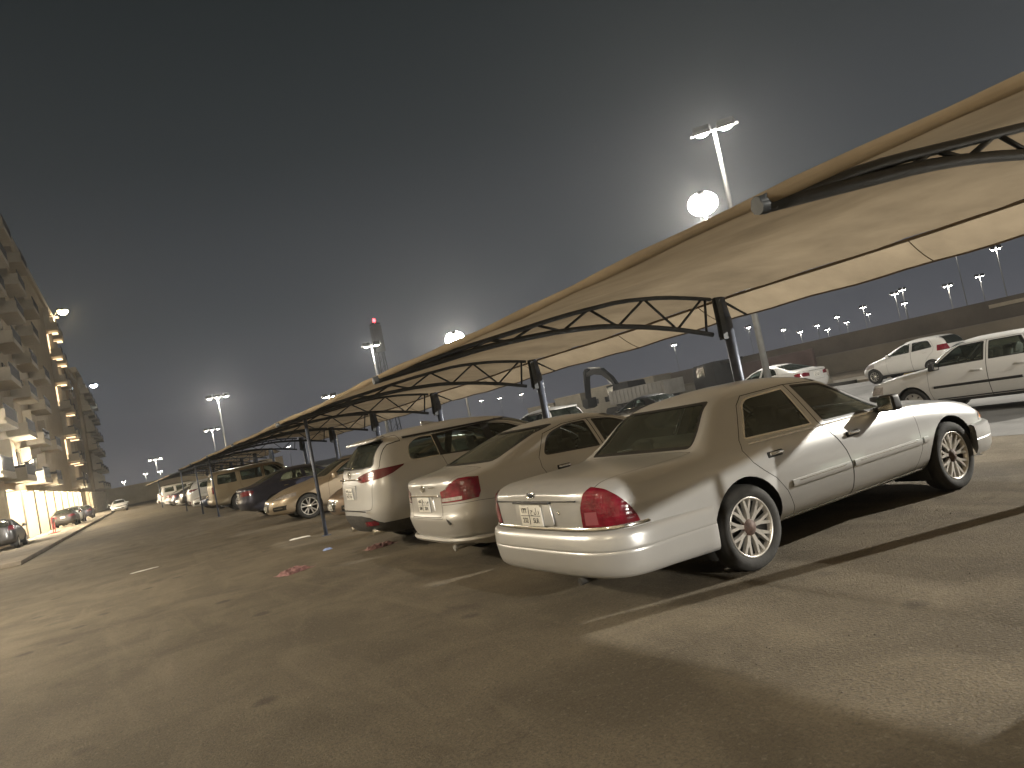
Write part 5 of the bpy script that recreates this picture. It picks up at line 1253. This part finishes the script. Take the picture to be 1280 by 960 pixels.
# ------------------------------------------------------------------ parked cars
def spec_sport():
    """sleek saloon with a wide open grille, used nose-out and tail-out"""
    S = spec_family(); S['rim'] = 'five'; S['tr'] = .335; S['arch'] = .372; S['rr'] = .70
    S['lamps'] = lamp_pair('taillight', 'red_lens', [(.40, .80), (1, .82), (1, .96), (.70, .97), (.40, .93)], (-.2, .7), [(-.1, .78), (.30, .80), (.40, .92), (.30, .975), (-.1, .97)])
    S['lamps'] += lamp_pair('headlight', 'clear_lens', [(.40, .645), (.95, .68), (.95, .79), (.60, .745), (.40, .70)], (3.8, 4.9), [(4.10, .68), (4.35, .60), (4.9, .60), (4.9, .80), (4.08, .82)])
    S['lamps'] += lamp_pair('fog_lamp', 'chrome', [(.56, .42), (.78, .42), (.76, .45), (.58, .45)], (4.1, 4.9), off=.008)
    S['lamps'] += lamp_pair('side_intake', 'trim', [(.50, .36), (.80, .37), (.84, .49), (.54, .49)], (4.1, 4.9), off=-.006)
    S['lamps'] += [dict(name='grille_frame', m='chrome', pair=False, off=.006, specs=[('yz', rounded([(-.40, .595), (.40, .595), (.385, .61), (-.385, .61)], .004), (4.2, 4.9))]),
        dict(name='grille', m='trim', pair=False, off=-.004, specs=[('yz', rounded([(-.24, .36), (.24, .36), (.38, .59), (-.38, .59)], .04), (4.2, 4.9))])]
    S['panels'] = [p for p in S['panels'] if p['name'] != 'rear_bumper']
    return S
def sport_saloon(P):
    c = build_car(spec_sport(), 'sedan', P); r = c.root
    b = MB()
    for k in range(6):
        z = .39+k*.035; x = c.xend(0, z, True); w = .44+.05*k
        b.tube([(c.xend(y, z, True)+.003, y, z) for y in np.linspace(-w/2, w/2, 9)], .006, 5)
    b.build('grille_bars', M['chrome'], r)
    x = c.xend(0, .83); plate(r, x-.012, 0, .82, (('٣٨١', 'د س ب'), ('381', 'BSD')))
    x = c.xend(0, .42, True); plate(r, x+.014, 0, .46, (('٧٤٦', 'ح م ك'), ('746', 'KMH')), h=.12, front=True)
    b = MB(); b.tube([(c.xend(y, .985)-.004, y, .985) for y in np.linspace(-.42, .42, 9)], .010, 6); b.build('lid_garnish', M['chrome'], r)
    strip(c, 'belt_strip', [(x_, 1.075-.05*(x_-1.25)/1.8) for x_ in np.arange(1.25, 3.0, .12)], .012, .005, M['chrome'])
    return r
def put(r, x, y, rz, label, cat='car', group=None):
    r.location = (x, y, 0); r.rotation_euler = (0, 0, rz); tag(r, label, cat, group); return r
PI = math.pi
sal = put(near_saloon(), 2.856, 5.10, .0046, 'nearest silver sedan with dome shaped red taillights and rusty hubs')
fam = put(family_saloon(), 3.04, 7.86, .004, 'champagne sedan, second from camera, with notched red taillights')
cro = put(crossover(), 3.07, 10.85, -.004, 'silver crossover SUV with black lower bumper and slim taillights')
spo = put(sport_saloon(M['beige']), 3.55, 20.9, PI, 'beige sedan parked nose out beside the thin pole, wide open grille')
bro = put(copy_tree(spo), 3.95, 15.6, PI, 'dark bronze sedan parked nose out just behind the silver crossover'); recolour(bro, M['beige'], M['bronze'])
nav = put(copy_tree(spo), 3.55, 25.5, 0, 'dark navy sedan tail out with lit looking red taillights'); recolour(nav, M['beige'], M['navy'])
spo.location = (3.55, 20.9, 0)
big = put(large_suv(), 3.75, 35.2, 0, 'tall gold SUV with a roof rack and upright red taillights')
box = put(boxy_saloon(), 14.62, 5.27, PI/2, 'old boxy white sedan with black side moulding, right edge')
for bx, by, lab in ((-2.6, -5.9, 'unseen gold SUV added behind the camera to shade the foreground'), (3.1, -6.3, 'second unseen gold SUV added behind the camera to shade the foreground')):  # unseen cars added to keep the lane lamp off the foreground
    put(copy_tree(big), bx, by, 0, lab)
shade_suv = put(copy_tree(big), 4.3, -.15, 0, 'tall gold SUV next in the row, outside the picture on the right')  # unseen blocker added to end the lit patch on the rear quarter
hat = put(hatchback(), 29.8, 16.2, PI/2, 'white hatchback against the kerb behind the old boxy sedan')
for o in (spo, bro, nav): pass
# nose-out cars turn about their nose: shift the origin so the nose stands at the given x
for o, nx in ((spo, 3.55), (bro, 3.95)): o.location.x = nx+4.80
wh = put(copy_tree(spo), 27.2, 20.9, PI/2, 'white sedan with a dark rear window beside the lamp post'); wh.scale = (1.13, 1.13, 1.13); recolour(wh, M['beige'], M['white'])
s2 = put(copy_tree(cro), 15.2, 22.6, PI/2, 'white SUV roof showing between the second column and champagne sedan', 'car'); recolour(s2, M['suv_silver'], M['white'])
d2 = put(copy_tree(spo), 20.5, 22.4, PI/2, 'dark sedan with a red rear lamp seen over the near sedan roof'); recolour(d2, M['beige'], M['black_paint'])
row = [(fam, 'blue', 3.9, 41.6, PI, 'blue sedan parked nose out just past the gold SUV'),
       (spo, 'white', 3.8, 45.0, PI, 'white sedan parked nose out past the blue one'),
       (cro, 'white', 3.9, 48.4, 0, 'white SUV parked tail out past the gold SUV'),
       (big, 'black_paint', 3.9, 54.0, PI, 'tall black SUV nose out near the distant canopy'),
       (fam, 'white', 3.9, 58.6, PI, 'white car nose out at the start of the distant canopy')]
PAINT = {id(fam): 'champagne', id(spo): 'beige', id(cro): 'suv_silver', id(big): 'gold', id(hat): 'white'}
LEN = {id(fam): 4.8, id(spo): 4.8, id(cro): 5.02, id(big): 5.12, id(hat): 4.0}
for src, pc, x, y, a, lab in row:
    o = put(copy_tree(src), x+(LEN[id(src)] if a else 0), y, a, lab, 'car'); recolour(o, M[PAINT[id(src)]], M[pc])
for k, (src, pc, a) in enumerate(((spo, 'navy', 0), (cro, 'black_paint', PI), (fam, 'silver', 0), (hat, 'white', PI), (big, 'white', 0), (fam, 'black_paint', PI), (cro, 'silver', 0), (spo, 'white', PI))):
    o = put(copy_tree(src), 3.9+(LEN[id(src)] if a else 0), 62.5+k*3.1, a, 'car far down the row in the shade of the distant canopy', 'car', 'far cars under the distant canopy')
    recolour(o, M[PAINT[id(src)]], M[pc])
# beside the blocks, left of the lane
for src, pc, lx, ly, a, lab in ((fam, 'white', 4.2, 56.0, -PI/2, 'white car facing the camera at the far left end of the lane'),
                                (hat, 'black_paint', .6, -6.5, PI/2, 'dark hatchback parked by the lit bays, cut by the left edge'),
                                (spo, 'black_paint', 1.2, 19.0, PI/2, 'dark car parked before the brightest lit bay'),
                                (hat, 'silver', 1.3, 25.5, PI/2, 'pale hatchback parked behind the dark car by the bays'),
                                (fam, 'navy', 1.3, 37.5, PI/2, 'dark car parked under the lit balconies')):
    o = put(copy_tree(src), 0, 0, a+BR, lab, 'car'); o.location = to_w(lx, ly, .14 if lx < 3 else 0); recolour(o, M[PAINT[id(src)]], M[pc])

# ------------------------------------------------------------------ small things on the ground
M['red_plastic'] = mat('faded_red_plastic', (.24, .125, .115), .7, var=.35, scale=9)
M['paper'] = mat('white_paper', (.62, .60, .54), .8)
M['blue_plastic'] = mat('pale_blue_plastic', (.30, .38, .62), .35)
def crumple(name, x, y, lx, ly, h, m, label, cat, rz=0, seed=1):
    rs = random.Random(seed); rows = []
    for i in range(13):
        u = i/12*2-1; row = []
        for j in range(9):
            v = j/8*2-1; e = max(0, 1-(abs(u)**2.5+abs(v)**2.5))
            row.append((u*lx/2*(1+.12*rs.uniform(-1, 1)), v*ly/2*(1+.15*rs.uniform(-1, 1)), .004+h*e**.5*rs.uniform(.45, 1)))
        rows.append(row)
    b = MB(); b.grid(rows, smooth=False)
    g = bmesh.ops.extrude_face_region(b.bm, geom=list(b.bm.faces))
    for v in [q for q in g['geom'] if isinstance(q, bmesh.types.BMVert)]: v.co.z = .002
    o = b.build(name, m); o.location = (x, y, 0); o.rotation_euler = (0, 0, rz); return tag(o, label, cat)
crumple('plastic_sheet', 2.10, 10.95, .52, .30, .07, M['red_plastic'], 'crumpled faded red plastic sheet lying out on the asphalt', 'litter', .5, 3)
crumple('plastic_bag', 3.48, 11.15, .5, .28, .06, M['red_plastic'], 'faded red plastic bag just under the crossover bumper', 'litter', .3, 5)
crumple('paper_scrap', 3.2, 15.5, .42, .12, .025, M['paper'], 'white paper scrap lying near the thin pole', 'litter', -.2, 7)
crumple('cup_lid', 2.99, 12.45, .15, .11, .035, M['blue_plastic'], 'small bright bluish plastic lid on the asphalt', 'litter', 0, 9)
crumple('paper_strip', .35, 16.9, .5, .10, .012, M['paper'], 'thin pale paper strip alone in the lane at left', 'litter', .15, 11)
rs = random.Random(21)
M['pebble'] = mat('pebble', (.14, .12, .095), .9)
b = MB()
for k in range(420):
    d = rs.uniform(1.6, 14); a = rs.uniform(-1.0, .75); x, y = d*math.sin(.52+a*.7), d*math.cos(.52+a*.7); s_ = rs.uniform(.003, .010)
    vs = [b.bm.verts.new((x+s_*rs.uniform(.6, 1.3)*dx, y+s_*rs.uniform(.6, 1.3)*dy, max(.001, s_*.5+s_*dz*.5))) for dx, dy, dz in ((1, 0, 0), (-1, 0, 0), (0, 1, 0), (0, -1, 0), (0, 0, 1.4), (0, 0, -1))]
    for f in ((0, 2, 4), (2, 1, 4), (1, 3, 4), (3, 0, 4), (2, 0, 5), (1, 2, 5), (3, 1, 5), (0, 3, 5)): b.bm.faces.new([vs[i] for i in f])
tag(b.build('gravel', M['pebble']), kind='stuff')
M['barrier_red'] = mat('barrier_red', (.30, .05, .045), .6, var=.2)
br = empty('road_barrier', to_w(1.6, 8.0, .14), BR); tag(br, 'red and white barrier standing on the pavement by the lit bays', 'barrier')
b = MB(); b.box((0, 0, .85), (.06, 1.6, .28)); b.build('board', M['barrier_red'], br, bevel=.01)
b = MB()
for yy in (-.45, .15, .7): b.box((.034, yy, .85), (.006, .25, .22))
b.build('white_bands', M['white'], br)
for yy in (-.65, .65):
    b = MB(); b.box((0, yy, .38), (.06, .07, .72)); b.box((0, yy, .03), (.6, .07, .05)); b.build('leg', M['barrier_red'], br, bevel=.008)

# wall lamps on the near block, lighting the lane and the tails of the row
def wall_lamp(ly, z, power, label):
    p = to_w(.0, ly, z); r = empty('wall_lamp', p, BR); tag(r, label, 'wall lamp', 'wall lamps of the nearest block')
    b = MB(); b.box((.04, 0, 0), (.08, .3, .3)); b.tube([(.05, 0, 0), (.55, 0, .12)], .03, 8); b.build('bracket', M['lamp_case'], r)
    b = MB(); b.box((.65, 0, .10), (.38, .46, .12), Matrix.Rotation(-.5, 3, 'Y')); h = b.build('lamp_head', M['lamp_case'], r, bevel=.02)
    b = MB(); b.box((.70, 0, .03), (.32, .40, .02), Matrix.Rotation(-.5, 3, 'Y')); b.build('lens', M['lamp_warm'], h)
    point(r, (1.0, 0, -.15), power, (1, .90, .73), .25)
for ly in (-47, -37, -22, -6, 10):
    wall_lamp(ly, 5.2, 200 if ly < -40 else 3300 if ly < -30 else 1500, 'wall lamp on the nearest block facing the parked tails, outside the picture')

# ------------------------------------------------------------------ dusty night air
hm_ = bpy.data.materials.new('dusty_air'); hm_.use_nodes = True; ht = hm_.node_tree; ht.nodes.clear()
pv_ = ht.nodes.new("ShaderNodeVolumePrincipled"); pv_.inputs['Color'].default_value = (.90, .90, .90, 1); pv_.inputs['Density'].default_value = 0.0007; pv_.inputs['Anisotropy'].default_value = .72
ho = ht.nodes.new("ShaderNodeOutputMaterial"); ht.links.new(pv_.outputs[0], ho.inputs['Volume'])
b = MB(); b.box((60, 250, 34), (760, 900, 70)); hz = b.build('haze', hm_); tag(hz, kind='stuff')
